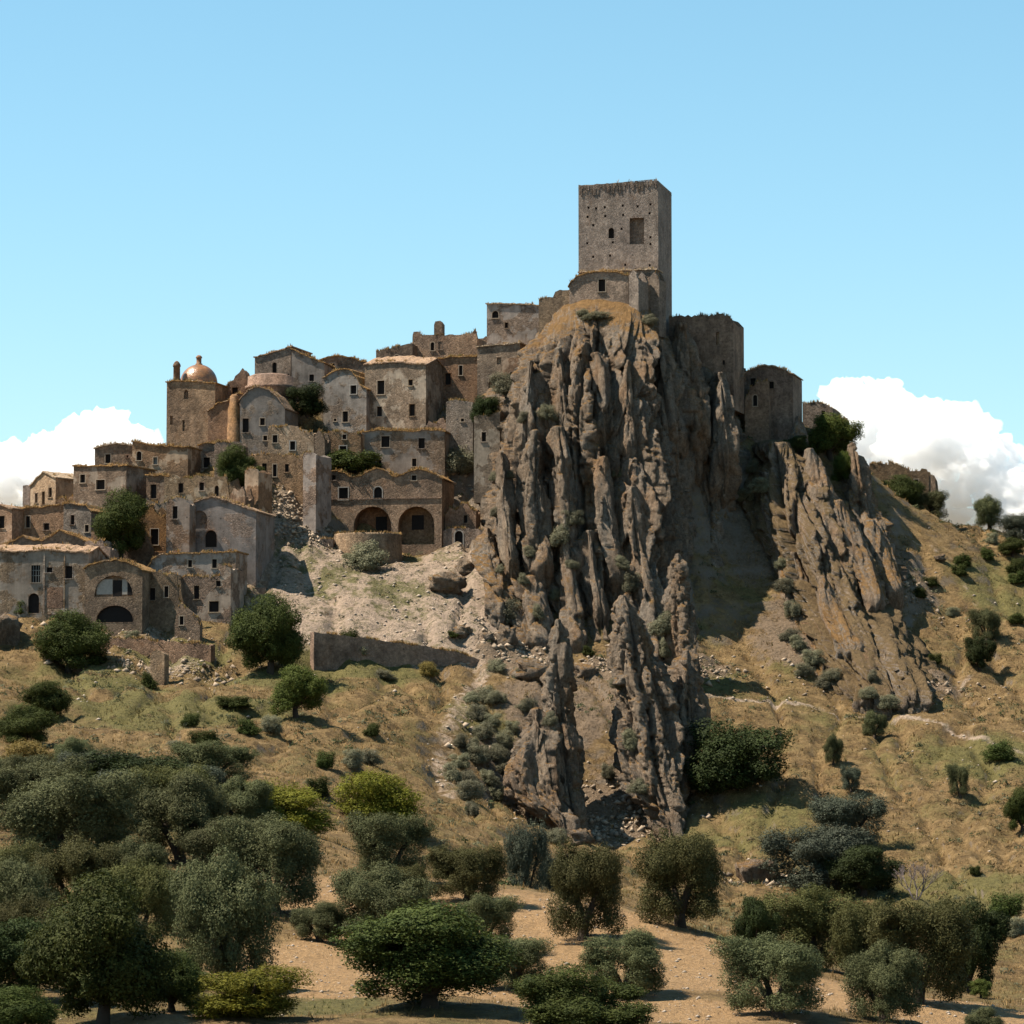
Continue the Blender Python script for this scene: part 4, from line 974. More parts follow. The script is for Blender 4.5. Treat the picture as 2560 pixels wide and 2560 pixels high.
B('ruined_house', 'wide grey plastered house with overgrown roof edge', 503, 4, [(902, 1080), (950, 1076), (1020, 1078), (1080, 1076), (1112, 1079)], 1180, 5.5,
  [(953, 1090, 974, 1118, 'r'), (1046, 1095, 1062, 1121, 'r'), (942, 1150, 954, 1172, 'r'), (1030, 1146, 1041, 1166, 'r')], 'plaster_grey', 'roof_grass', jit=.08, grass=2.2)
# --- the two-winged house and its neighbours
B('ruined_house', 'house wing with arched grey plaster gable', 510, 12, [(809, 946), (826, 934), (845, 926), (863, 923), (880, 928), (892, 944), (900, 962), (916, 975)], 1065, 8,
  [(876, 963, 891, 985, 'r', 'white'), (856, 1028, 870, 1055, 'r'), (834, 1046, 841, 1053, 'r')], 'plaster_grey', 'roof_grass', jit=.05)
B('ruined_house', 'large cream house wing with four dark windows', 509, 14, [(912, 913), (960, 908), (1000, 906), (1065, 913)], 1065, 8,
  [(943, 951, 961, 986, 'r'), (1021, 949, 1032, 964, 'r'), (942, 1016, 955, 1041, 'r'), (1023, 1010, 1037, 1040, 'r')], 'plaster', 'roof', rise=1.3, jit=.06, grass=1.4)
B('ruined_house', 'reddish wing with one tall window right of the cream house', 513, 8, [(1098, 896), (1140, 892), (1196, 890)], 1010, 6, [(1113, 933, 1127, 962, 'r')], 'brick', 'roof_grass', jit=.07, grass=1.6)
B('ruined_house', 'stone wing with a walled-up arch next to the crag', 511, 8, [(1193, 868), (1230, 864), (1262, 862), (1300, 858)], 1000, 6, [(1242, 893, 1253, 911, 'r', 'blind', .3), (1221, 940, 1256, 990, 'a', 'blind', .4)], 'stone', 'roof_pale', jit=.05)
B('ruined_house', 'narrow wall with an oval window gap against the crag', 508.5, 10, [(1256, 905), (1275, 893), (1300, 890)], 1000, 4, [(1272, 930, 1286, 956, 'a')], 'plaster', None, jit=.12, cat='ruin')
B('ruined_wall', 'long broken wall rising along the skyline', 522, 4, [(940, 878), (950, 876), (985, 868), (1010, 862), (1031, 858)], 930, 4, (), 'stone', None, jit=.1, cat='ruin', grass=1.5)
B('ruined_house', 'roofless skyline house with a chimney stump', 524, 8, [(1031, 846), (1034, 830), (1044, 828), (1056, 838), (1100, 838), (1160, 836), (1180, 832), (1187, 826), (1193, 844)], 905, 7, (), 'stone', None, jit=.08, cat='ruin', grass=1.4)
B('chimney_stack', 'thick broken chimney stump standing on the skyline house', 524.3, 8, [(1085, 812), (1088, 804), (1100, 802), (1106, 810)], 842, 1.3, (), 'brick', None, jit=.07, cat='chimney', thick=.4, ext=2, grass=0)
B('ruined_house', 'grey flat-topped house beside the crag below the castle', 515, 6, [(1217, 760), (1260, 760), (1300, 761), (1349, 764)], 865, 8, [(1262, 806, 1270, 820, 'r')], 'plaster_grey', 'roof_pale', jit=.04, cat='house', grass=.4)
B('ruined_wall', 'low wall under the cream house corner with a tiny hole', 505, 8, [(1115, 1005), (1140, 1000), (1182, 1004)], 1070, 3, [(1152, 1046, 1160, 1054, 'r')], 'stone_grey', None, jit=.12, cat='ruin')
B('ruined_wall', 'tall sunlit wall against the crag foot', 498, 8, [(1185, 1042), (1200, 1036), (1230, 1036), (1250, 1030)], 1185, 4, [(1204, 1080, 1215, 1104, 'r')], 'plaster', None, jit=.15, cat='ruin')
# --- three-gabled building
o, pl = B('three_gabled_building', 'long building with three wavy gables and two big brick arches', 495, 5,
  [(779, 1199), (800, 1186), (822, 1179), (842, 1177), (862, 1183), (881, 1194), (900, 1190), (922, 1178), (942, 1170), (960, 1176), (976, 1187), (992, 1192), (1010, 1186), (1028, 1177), (1046, 1173), (1068, 1178), (1090, 1186), (1105, 1198)], 1345, 8,
  [(847, 1219, 870, 1249, 'r', 'white'), (935, 1217, 955, 1247, 'a', 'white'), (829, 1188, 839, 1200, 'r'), (1029, 1188, 1041, 1201, 'r'), (833, 1300, 856, 1338, 'r'),
   (884, 1265, 978, 1342, 'a', 'deepbrick', 2.4), (995, 1265, 1086, 1362, 'a', 'deepbrick', 2.0)], 'stone', 'roof_grass', jit=.05, cat='building', grass=1.8, thick=0.6)
mb = MB()
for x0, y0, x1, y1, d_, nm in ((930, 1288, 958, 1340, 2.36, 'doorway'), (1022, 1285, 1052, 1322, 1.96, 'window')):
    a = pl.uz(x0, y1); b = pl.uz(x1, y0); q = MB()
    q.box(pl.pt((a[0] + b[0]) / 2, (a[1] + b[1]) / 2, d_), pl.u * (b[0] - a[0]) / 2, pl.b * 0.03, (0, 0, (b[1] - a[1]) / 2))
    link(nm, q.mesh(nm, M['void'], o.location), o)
a = pl.uz(779, 1249); b = pl.uz(1104, 1249)
mb.box(pl.pt((a[0] + b[0]) / 2, a[1], -0.04), pl.u * (b[0] - a[0]) / 2, pl.b * 0.07, (0, 0, 0.09))
link('string_course', mb.mesh('string_course', M['stone'], o.location), o)
B('ruined_house', 'small stone front with a white-rimmed arched door by the crag', 493, 4, [(1108, 1328), (1120, 1322), (1150, 1318), (1180, 1322), (1208, 1326)], 1372, 4, [(1137, 1327, 1157, 1369, 'a', 'white')], 'stone', None, jit=.12, cat='ruin', grass=1.5)
B('retaining_wall', 'plain low wall joining the three-gabled building to the rubble heap', 491, 0, [(660, 1290), (700, 1286), (785, 1286)], 1345, 1.2, (), 'stone_grey', None, jit=.06, cat='wall')
B('retaining_wall', 'lower straight terrace wall beside the round bastion', 487.5, 0, [(690, 1350), (740, 1346), (833, 1348)], 1385, 1.2, (), 'stone', None, jit=.06, cat='wall')
bq = P(918, 1442, 490)
obb = thing('bastion', 'half-round stone bastion with a small black door under the arches', 'bastion', tuple(bq))
link('wall', lathe([(5.3, -4), (4.9, 0), (4.65, 5.5), (4.6, 5.75), (4.3, 5.7), (.3, 5.6)], bq, 48).mesh('wall', M['stone'], obb.location), obb)
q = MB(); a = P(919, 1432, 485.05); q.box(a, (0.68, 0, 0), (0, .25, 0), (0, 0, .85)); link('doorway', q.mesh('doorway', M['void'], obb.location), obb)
pts = []
for i in range(160):
    an = RND.uniform(0, 6.28); pts.append((4.5 * math.cos(an), 4.5 * math.sin(an), 5.7))
V, T, c = tufts_np(pts, .4, 5, 900, DRY); link('dry_grass', mesh_np('dry_grass', V, T, M['tuft'], False, {'tint': c}), obb, kind='stuff')
B('retaining_wall', 'long sloping retaining wall at the foot of the scree', 456, -22, [(785, 1580), (850, 1588), (950, 1600), (1075, 1618), (1150, 1632), (1205, 1650)], 1705, 1.5, (), 'stone', None, jit=.1, cat='wall', grass=1.6, ext=3)
# dark stair between the corner house and the scree
so_ = thing('stone_stair', 'shadowed stone stair climbing between the corner house and the scree', 'stair', tuple(P(610, 1530, 466)))
for i in range(11):
    q = MB(); Yq = 467 + i * 2.0; pq = P(618 + i * 5, 1520 - i * 17, Yq)
    q.box((pq[0], pq[1] + .9, pq[2] - 1.5), (1.7, 0, 0), (0, 1.15, 0), (0, 0, 1.5))
    link('step', q.mesh('step', M['stone_grey'], so_.location), so_)
# --- castle
TW = Plane(1645, 690, 503, 13)
o, pl = B('castle_tower', 'tall square stone keep with arched window on the summit', 503, 13, [(1446, 462), (1500, 460), (1560, 456), (1645, 451)], 760, 10.5,
  [(1521, 569, 1535, 596, 'a'), (1574, 544, 1610, 611, 'r', 'blind', .55)] + [(x - 2.6, y - 3, x + 2.6, y + 3, 'r', 'hole') for x, y in [(1471, 519), (1490, 521), (1512, 518), (1557, 514), (1594, 516), (1626, 511), (1513, 540), (1558, 537), (1624, 533), (1483, 563), (1554, 572), (1468, 608), (1532, 606), (1626, 593), (1626, 610), (1483, 642), (1525, 639), (1563, 662), (1624, 663), (1469, 542)]], 'tower', 'stone_grey', jit=.09, cat='tower', anchor=1645, ext=5, thick=.8, over=0.02, grass=.15, roof_drop=.5)
cr = random.Random(5)
for i in range(56):
    q = MB(); uu = pl.uz(1450 + i * 3.45, 470)[0]; zz = pl.uz(1450, 466)[1] - .05
    hh = cr.uniform(.2, .75); q.box(pl.pt(uu, zz - hh + .1 + i * .0105, -.01), pl.u * cr.uniform(.04, .09), pl.b * cr.uniform(.04, .1), (0, 0, hh))
    link('corbel', q.mesh('corbel', M['tower'], o.location), o)
B('castle_ruin', 'low domed castle gatehouse with a black doorway below the keep', 498.5, 6, [(1423, 718), (1428, 704), (1448, 690), (1470, 682), (1510, 680), (1550, 683), (1571, 688)], 745, 4.5, [(1496, 698, 1513, 729, 'r')], 'stone', 'roof_grass', jit=.07, cat='ruin')
B('castle_ruin', 'pointed fin of castle wall beside the black doorway', 497, 30, [(1572, 690), (1582, 675), (1590, 683), (1596, 700)], 765, 3, (), 'tower', None, jit=.1, cat='ruin', grass=.5)
B('castle_ruin', 'pointed wall fragment against the corner of the keep', 499.5, 25, [(1618, 690), (1632, 672), (1642, 684), (1648, 700)], 770, 2.5, (), 'tower', None, jit=.1, cat='ruin', grass=.5)
B('castle_ruin', 'pale tiled ledge roof at the foot of the keep', 501, 10, [(1448, 682), (1520, 677), (1640, 674)], 720, 3.5, (), 'stone', 'roof_pale', jit=.04, cat='ruin', grass=.4)
B('castle_ruin', 'stepped low curtain wall left of the castle gatehouse', 500, 6, [(1347, 750), (1352, 745), (1382, 743), (1388, 730), (1400, 725), (1426, 724)], 800, 3, (), 'stone', None, jit=.1, cat='ruin')
B('castle_wall', 'high shaded curtain wall on the right shoulder of the crag', 505, 10, [(1672, 792), (1720, 789), (1760, 788), (1795, 785), (1820, 791), (1833, 805)], 920, 7, [(1790, 830, 1798, 862, 'r', 'blind', .4), (1806, 900, 1812, 912, 'r', 'hole')], 'stone', None, jit=.16, cat='wall', ext=6, grass=1.0)
# --- right shoulder
B('ruined_house', 'vaulted ruin with a square window right of the crag', 514, 8, [(1850, 942), (1867, 930), (1890, 920), (1912, 914), (1940, 918), (1965, 926), (1982, 936)], 1060, 8, [(1923, 954, 1934, 971, 'r')], 'stone_grey', 'roof_pale', jit=.05, cat='ruin', ext=8)
B('ruined_wall', 'rough wall stub in front of the vaulted ruin', 511, 4, [(1862, 1000), (1875, 966), (1900, 952), (1918, 950), (1921, 990)], 1060, 2.5, (), 'stone', None, jit=.15, cat='ruin', ext=6)
B('ruined_house', 'low ruined house behind the green shrubs of the ridge', 524, 10, [(2006, 1006), (2020, 1010), (2044, 1004), (2070, 1012), (2082, 1022)], 1080, 6, (), 'stone_grey', None, jit=.1, cat='ruin', ext=6)
B('ruined_wall', 'small wall stump at the end of the shrubby ridge', 524, 10, [(2092, 1048), (2098, 1042), (2106, 1046), (2110, 1040), (2117, 1050)], 1090, 2, (), 'stone', None, jit=.1, cat='ruin', ext=6)
B('ruined_house', 'far roofless ruin with stepped walls beyond the rock blade', 536, 6, [(2173, 1160), (2200, 1158), (2220, 1162), (2222, 1154), (2250, 1164), (2272, 1172), (2274, 1178), (2300, 1178), (2304, 1171), (2316, 1172), (2322, 1190)], 1235, 6, [(2285, 1198, 2296, 1206, 'r')], 'stone', None, jit=.08, cat='ruin', ext=6)
B('ruined_wall', 'slim corner pier at the right end of the far ruin', 535, 10, [(2322, 1190), (2330, 1186), (2338, 1200), (2342, 1280)], 1290, 2, (), 'brick', None, jit=.08, cat='ruin', ext=4)
# ------------------------------------------------------------------ trees and shrubs
def tube(mb, pts, rad, n=7):
    pts = [np.array(p, float) for p in pts]; vs = []; fs = []
    for i, p in enumerate(pts):
        d = pts[min(i + 1, len(pts) - 1)] - pts[max(i - 1, 0)]; d /= np.linalg.norm(d) + 1e-9
        a = np.cross(d, (0.3, 1, 0.2)); a /= np.linalg.norm(a); b = np.cross(d, a)
        for k in range(n):
            t = 2 * math.pi * k / n; vs.append(p + (a * math.cos(t) + b * math.sin(t)) * rad[i])
    for i in range(len(pts) - 1):
        for k in range(n):
            j = (k + 1) % n; fs.append((i * n + k, i * n + j, (i + 1) * n + j, (i + 1) * n + k))
    fs.append(tuple((len(pts) - 1) * n + k for k in range(n)))
    mb.add(vs, fs, True)
def leaves_np(lobes, n, size, seed, gap=0.0, aspect=0.6, droop=0.0):
    """leaf-sized faces spread through the volume of many lobes, denser towards their skin"""
    r = np.random.default_rng(seed)
    L = np.array(lobes, float)
    vol = L[:, 3] * L[:, 4] * L[:, 5]; pr = vol ** 0.75; pr /= pr.sum()
    k = r.choice(len(L), n, p=pr)
    d = r.normal(size=(n, 3)); d /= np.linalg.norm(d, axis=1)[:, None]
    rad = 1 - 0.55 * r.random(n) ** 1.8 + 0.2 * r.random(n) ** 9
    bump = 1 + 0.34 * pn(d[:, 0] * 2.3 + k * 3.1, d[:, 1] * 2.3, d[:, 2] * 2.3 + k) + 0.18 * pn(d[:, 0] * 5.5 + k * 1.7, d[:, 1] * 5.5, d[:, 2] * 5.5)
    p = L[k, :3] + d * L[k, 3:6] * (rad * bump)[:, None]
    if gap:
        g = pn(p[:, 0] * 1.1 + seed, p[:, 1] * 1.1, p[:, 2] * 1.1)
        keep = g > -0.62 + gap; p = p[keep]; d = d[keep]; n = len(p)
    nn = d + r.normal(size=(n, 3)) * 0.55; nn[:, 2] += 0.3; nn /= np.linalg.norm(nn, axis=1)[:, None]
    t = np.cross(nn, r.normal(size=(n, 3))); t /= np.linalg.norm(t, axis=1)[:, None]
    b = np.cross(nn, t); s = size * r.uniform(0.55, 1.35, n)[:, None]
    t = t * s; b = b * s * aspect
    V = np.stack([p - t, p + t * .35 + b, p + t * .8 - b * .8], 1).reshape(-1, 3)
    return V, np.arange(n * 3).reshape(-1, 3)
def make_tree(seed, kind, n=16000, size=0.13):
    """meshes for a trunk and a crown, about 6 m wide and 6 m tall, standing on z = 0"""
    rd = random.Random(seed); tb = MB(); lobes = []
    if kind == 'olive':
        nl = rd.randint(3, 4); h0 = rd.uniform(.7, 1.0); lean = rd.uniform(-.25, .25)
        tube(tb, [(0, 0, -.5), (0.02, 0, .2), (lean * .5, 0.05, h0 * .6), (lean, 0.1, h0)], [.5, .40, .34, .30], 9)
        for i in range(nl):
            a = 2 * math.pi * (i + rd.uniform(-.25, .25)) / nl; rr = rd.uniform(1.2, 1.9)
            e = (lean + rr * math.cos(a), .1 + rr * math.sin(a), rd.uniform(3.0, 4.0))
            m1 = (lean + .45 * rr * math.cos(a), .1 + .45 * rr * math.sin(a), h0 + (e[2] - h0) * .45)
            tube(tb, [(lean, .1, h0 - .15), m1, e], [.24, .16, .07])
            for q in range(3):
                a2 = a + rd.uniform(-1.1, 1.1); e2 = (e[0] + rd.uniform(.4, 1.0) * math.cos(a2), e[1] + rd.uniform(.4, 1.0) * math.sin(a2), e[2] + rd.uniform(-.6, 1.1))
                tube(tb, [m1, ((m1[0] + e2[0]) / 2, (m1[1] + e2[1]) / 2, (m1[2] + e2[2]) / 2 + .2), e2], [.1, .07, .03], 5)
                lobes.append((*e2, rd.uniform(.65, 1.05), rd.uniform(.65, 1.05), rd.uniform(.65, 1.1)))
            lobes.append((e[0], e[1], e[2] + .3, rd.uniform(1.0, 1.45), rd.uniform(1.0, 1.45), rd.uniform(1.0, 1.5)))
            lobes.append((e[0] * 1.15, e[1] * 1.15, e[2] - rd.uniform(.8, 1.3), rd.uniform(.8, 1.15), rd.uniform(.8, 1.15), rd.uniform(.8, 1.2)))
            lobes.append((e[0] * 1.2 + rd.uniform(-.5, .5), e[1] * 1.2 + rd.uniform(-.5, .5), rd.uniform(1.1, 1.6), rd.uniform(.7, 1.05), rd.uniform(.7, 1.05), rd.uniform(.7, 1.0)))
            a3 = a + rd.uniform(.5, 1.1); lobes.append((1.9 * math.cos(a3), 1.9 * math.sin(a3), rd.uniform(1.2, 2.0), rd.uniform(.6, .9), rd.uniform(.6, .9), rd.uniform(.7, 1.0)))
        for i in range(4):
            lobes.append((rd.uniform(-1, 1), rd.uniform(-1, 1), rd.uniform(4.2, 5.0), rd.uniform(.8, 1.15), rd.uniform(.8, 1.15), rd.uniform(.7, 1.0)))
        lobes.append((0, 0, 3.6, 1.6, 1.6, 1.2))
        gap = .28
    elif kind == 'broad':
        h0 = rd.uniform(.7, 1.1)
        tube(tb, [(0, 0, -.5), (0.03, 0, .3), (.1, 0, h0)], [.34, .26, .2], 8)
        for i in range(6):
            a = 2 * math.pi * (i + rd.uniform(-.3, .3)) / 6; rr = rd.uniform(.9, 2.0)
            e = (rr * math.cos(a), rr * math.sin(a), rd.uniform(2.0, 4.3))
            tube(tb, [(.1, 0, h0 - .1), (e[0] * .5, e[1] * .5, (e[2] + h0) / 2 + .2), e], [.15, .1, .05], 6)
            lobes.append((*e, rd.uniform(.9, 1.35), rd.uniform(.9, 1.35), rd.uniform(.8, 1.2)))
            for q in range(2):
                lobes.append((e[0] + rd.uniform(-.9, .9), e[1] + rd.uniform(-.9, .9), e[2] + rd.uniform(-.7, .9), rd.uniform(.5, .85), rd.uniform(.5, .85), rd.uniform(.45, .8)))
        for i in range(5):
            a = 2 * math.pi * (i + rd.uniform(-.3, .3)) / 5
            ro = rd.uniform(1.1, 1.7); lobes.append((ro * math.cos(a), ro * math.sin(a), rd.uniform(.9, 1.9), rd.uniform(.5, .95), rd.uniform(.5, .95), rd.uniform(.5, .9)))
        lobes.append((0, 0, 4.6, 1.3, 1.3, 1.0)); lobes.append((rd.uniform(-.6, .6), 0, 3.0, 1.9, 1.9, 1.5))
        gap = .26
    else:   # low bush: several stems from the ground
        for i in range(7):
            a = 2 * math.pi * i / 7 + rd.uniform(-.4, .4); rr = rd.uniform(.8, 2.0)
            e = (rr * math.cos(a), rr * math.sin(a), rd.uniform(1.3, 4.0))
            tube(tb, [(0, 0, -.6), (e[0] * .5, e[1] * .5, e[2] * .55), e], [.13, .09, .04], 5)
            lobes.append((*e, rd.uniform(.8, 1.3), rd.uniform(.8, 1.3), rd.uniform(.9, 1.5)))
            lobes.append((e[0] * 1.05, e[1] * 1.05, e[2] * .45, rd.uniform(.7, 1.1), rd.uniform(.7, 1.1), rd.uniform(.8, 1.2)))
        lobes.append((rd.uniform(-.5, .5), 0, 2.8, 1.4, 1.4, 1.6)); lobes.append((0, rd.uniform(-.5, .5), 1.2, 1.7, 1.7, 1.2))
        for q in range(5): lobes.append((rd.uniform(-2.2, 2.2), rd.uniform(-2.2, 2.2), rd.uniform(.5, 1.6), rd.uniform(.5, .9), rd.uniform(.5, .9), rd.uniform(.5, .9)))
        gap = .3
    V, Q = leaves_np(lobes, n, size, seed, gap)
    lo, hi = V.min(0), V.max(0)
    tr = tb.mesh('trunk', M['bark'])
    return tr, V, Q, (hi[0] - lo[0]), hi[2]
PROTO = {}
def proto(kind, seed, mat, n, size):
    tr, V, Q, wd, ht = make_tree(seed, kind, n, size)
    cm = mesh_np('crown', V, Q, M[mat])
    return (tr, cm, wd, ht)
for i in range(3): PROTO['olive%d' % i] = proto('olive', 40 + i, 'olive', 90000, .062)
for i in range(2): PROTO['warm%d' % i] = proto('olive', 50 + i, 'olive_warm', 90000, .062)
PROTO['blue0'] = proto('olive', 60, 'olive_blue', 60000, .075)
for i in range(2): PROTO['leaf%d' % i] = proto('broad', 70 + i, 'leaf', 80000, .07)
PROTO['dark0'] = proto('broad', 80, 'leaf_dark', 60000, .08)
PROTO['fresh0'] = proto('broad', 84, 'leaf_fresh', 40000, .09)
for i in range(2): PROTO['yellow%d' % i] = proto('bush', 90 + i, 'leaf_yellow', 45000, .08)
for i in range(3): PROTO['sage%d' % i] = proto('bush', 94 + i, 'sage', 14000, .13)
for i in range(2): PROTO['bush%d' % i] = proto('bush', 98 + i, 'leaf', 16000, .13)
for i in range(2): PROTO['broom%d' % i] = proto('bush', 102 + i, 'broom', 14000, .13)
PROTO['darkbush0'] = proto('bush', 105, 'leaf_dark', 50000, .085)
for a, b in (('olive3', 'olive1'), ('warm2', 'warm0'), ('blue1', 'blue0'), ('leaf2', 'leaf1'), ('dark1', 'dark0'), ('fresh1', 'fresh0')): PROTO[a] = PROTO[b]
def plant(kind, px, py, wpx, hpx, label, cat='tree', name='olive_tree', group=None, Y=None, on_rock=False, sink=0.15, rot=None):
    if Y is not None:
        q = P(px, py, Y)
        if not on_rock: q[2] = float(hgt(q[0], q[1]))
    elif on_rock:
        q, nrm = hit(px, py)
    else: q = ground_at(px, py)
    tr, cm, wd, ht = PROTO[kind]
    kf = 1.0 if (q[1] < 345 and cat == 'tree') else 1.0
    s = 1.2 * kf * wpx / F * q[1] / wd; sz = 1.1 * kf * hpx / F * q[1] / ht
    o = thing(name, label, cat, (q[0], q[1], q[2] - sink * sz), group)
    a = rot if rot is not None else RND.uniform(0, 6.28)
    o.rotation_euler = (RND.uniform(-.06, .06), RND.uniform(-.06, .06), a); q_ = .1 if cat == 'tree' else .25; o.scale = (s * RND.uniform(1 - q_, 1 + q_), s * RND.uniform(1 - q_, 1 + q_), sz)
    link('trunk' if cat == 'tree' else 'stem', tr, o); link('crown' if cat == 'tree' else 'foliage', cm, o)
    return o
T = plant
# big foreground olives
T('olive0', 570, 2475, 285, 345, 'spreading olive with forked dark trunk beside a grassy patch of shade')
T('leaf0', 255, 2640, 340, 370, 'full dark-green olive with dense rounded crown overlapping the forked olive', Y=178)
T('olive1', 165, 2215, 330, 250, 'widest grey-green olive in the thick of the grove', Y=262)
T('olive2', 455, 2195, 245, 225, 'dark-hearted olive under the yellow-green bush', Y=268)
T('olive3', 690, 2290, 245, 250, 'grey-green olive at the edge of the bare field')
T('warm0', 185, 2310, 235, 190, 'brownish-green olive in the middle of the left grove', Y=236)
T('warm1', 345, 2390, 220, 230, 'loose brownish olive between the forked olive and the dense dark-green one', Y=216)
T('olive2', 40, 2400, 190, 230, 'olive cut by the left edge of the view beside the brownish-green olive', Y=214)
T('olive0', 330, 2290, 190, 170, 'small olive crown squeezed behind the loose brownish olive', Y=240)
T('olive3', 20, 2080, 170, 130, 'olive at the left edge in the upper row of the grove', Y=312)
T('blue0', 260, 2020, 190, 90, 'low silvery olive below the dark-green thicket', Y=330)
T('blue1', 490, 2010, 180, 90, 'low silvery olive left of the yellow-green bush', Y=330)
T('olive1', 540, 1962, 225, 105, 'broad silvery olive standing highest on the grassy slope')
T('olive2', 178, 1945, 110, 100, 'small olive with short bare trunk in front of the dark-green thicket')
T('leaf1', 60, 1870, 125, 105, 'bushy green tree on the slope at the left edge')
T('leaf2', 122, 1800, 120, 95, 'leafy green shrub clump above the bushy tree at the left edge', cat='shrub', name='green_shrub')
T('darkbush0', 320, 1985, 235, 110, 'dark-green thicket above the silvery olives', cat='shrub', name='dark_thicket')
T('leaf1', 190, 1975, 190, 60, 'low bright-green bramble left of the dark-green thicket', cat='shrub', name='bramble')
T('broom1', 150, 1995, 130, 55, 'dry brown bush among the upper olives', cat='shrub', name='dry_bush')
T('broom0', 80, 1925, 130, 75, 'reddish dry bush left of the small bare-trunk olive', cat='shrub', name='dry_bush')
T('yellow0', 700, 2075, 245, 120, 'broad yellow-green bush with open twigs', cat='shrub', name='yellow_bush')
T('yellow1', 952, 2060, 215, 135, 'rounded yellow-green tree above the square-crowned olive', name='almond_tree')
T('olive1', 985, 2200, 190, 170, 'square-crowned dark olive at the top of the bare field')
T('olive0', 955, 2365, 230, 205, 'grey-green olive with split trunk on the bare field')
T('warm2', 1170, 2255, 180, 145, 'olive with double crown right of the square-crowned olive')
T('warm0', 1130, 2160, 90, 125, 'narrow upright olive crown behind the double-crowned olive', Y=300)
T('warm1', 1215, 2160, 100, 110, 'second narrow olive crown behind the double-crowned olive', Y=300)
T('olive3', 1205, 2375, 170, 140, 'low drooping olive on the field below the double-crowned olive')
T('blue0', 1308, 2260, 105, 240, 'tall blue-grey willow-like tree behind the field crest', Y=285, name='grey_tree')
T('blue1', 1390, 2260, 90, 200, 'blue-grey tree half hidden by the field crest olive', Y=290, name='grey_tree')
T('warm2', 1458, 2352, 205, 245, 'upright olive with thick dark trunk on the field crest')
T('warm0', 1700, 2318, 215, 240, 'largest field-crest olive with wide flared trunk base')
T('olive2', 1562, 2492, 210, 165, 'small pruned olive with open forked trunk on bare soil')
T('leaf2', 1075, 2580, 370, 255, 'broad dense dark-green tree at the lower edge of the bare field', Y=186, name='evergreen_tree')
T('leaf0', 1430, 2640, 330, 185, 'dark-green tree cut off by the lower picture edge under the pruned olive', Y=172, name='evergreen_tree')
T('yellow0', 620, 2600, 300, 130, 'low yellowish-green bush in the shade of the forked olive', cat='shrub', name='green_bush', Y=180)
T('leaf1', 40, 2640, 180, 120, 'low green bush in the bottom corner under the grove', cat='shrub', name='green_bush', Y=172)
T('olive1', 90, 2150, 260, 190, 'olive packed behind the widest grey-green olive', Y=292)
T('warm2', 420, 2130, 230, 160, 'olive packed behind the dark-hearted olive', Y=296)
T('olive0', 600, 2140, 180, 130, 'low olive under the broad yellow-green bush', Y=296)
T('warm1', 80, 2560, 210, 230, 'shaded olive left of the full dark-green olive', Y=192)
T('olive3', 480, 2350, 180, 150, 'olive crown filling the gap behind the forked olive', Y=228)
T('blue1', 110, 2050, 200, 110, 'silvery olive below the reddish dry bush', Y=318)
T('olive2', 800, 2330, 120, 100, 'young olive left of the split-trunk olive', Y=226)
T('olive3', 250, 2130, 200, 150, 'olive filling the hollow between the widest olive and the dark-hearted one', Y=280)
T('warm0', 20, 2280, 190, 170, 'brownish olive at the left edge above the cut-off olive', Y=240)
T('olive1', 560, 2230, 190, 140, 'olive behind the field-edge olive and the forked one', Y=262)
T('blue0', 330, 2075, 190, 120, 'silver-grey olive between the silvery row and the dense grove', Y=312)
T('olive2', 260, 2480, 190, 190, 'shaded olive tucked behind the full dark-green olive', Y=205)
T('warm2', 1020, 2300, 120, 110, 'small olive leaning over the split-trunk olive', Y=240)
T('olive1', 1290, 2470, 190, 130, 'grey olive beside the broad dense tree at the lower field edge', Y=205)
T('warm0', 2140, 2400, 190, 190, 'olive joining the broad olive and the two-tiered olive', Y=232)
T('dark0', 60, 2620, 260, 200, 'dark tree filling the corner left of the full dark-green olive', Y=186)
T('leaf1', 430, 2600, 170, 150, 'shaded green bush between the dense dark-green olive and the yellowish bush', cat='shrub', name='green_bush', Y=184)
# right foreground group
T('dark1', 1880, 2415, 95, 165, 'narrow dark olive at the left end of the right-hand row')
T('warm1', 2040, 2425, 270, 205, 'broad olive in the middle of the right-hand row')
T('warm2', 2294, 2510, 260, 265, 'tall two-tiered olive with pale trunk in the right-hand row')
T('dark0', 2425, 2485, 170, 225, 'dark leaning olive at the right end of the right-hand row')
T('olive0', 2208, 2560, 190, 200, 'near olive with stout reddish trunk below the right-hand row')
T('olive3', 1945, 2600, 250, 200, 'loose olive with slanting limbs at the lower edge below the right-hand row', Y=190)
T('olive2', 2460, 2600, 110, 90, 'olive sapling top at the lower right edge', Y=188)
T('fresh0', 2452, 2495, 70, 45, 'small fresh-green bush under the dark leaning olive', cat='shrub', name='green_bush')
T('blue0', 2060, 2235, 240, 170, 'large blue-grey tree spreading on the far side of the gully', name='grey_tree')
T('blue1', 2110, 2125, 180, 140, 'second blue-grey tree on top of the gully clump', name='grey_tree')
T('dark1', 2160, 2240, 190, 120, 'dark-green tree on the right of the gully clump', name='grey_tree')
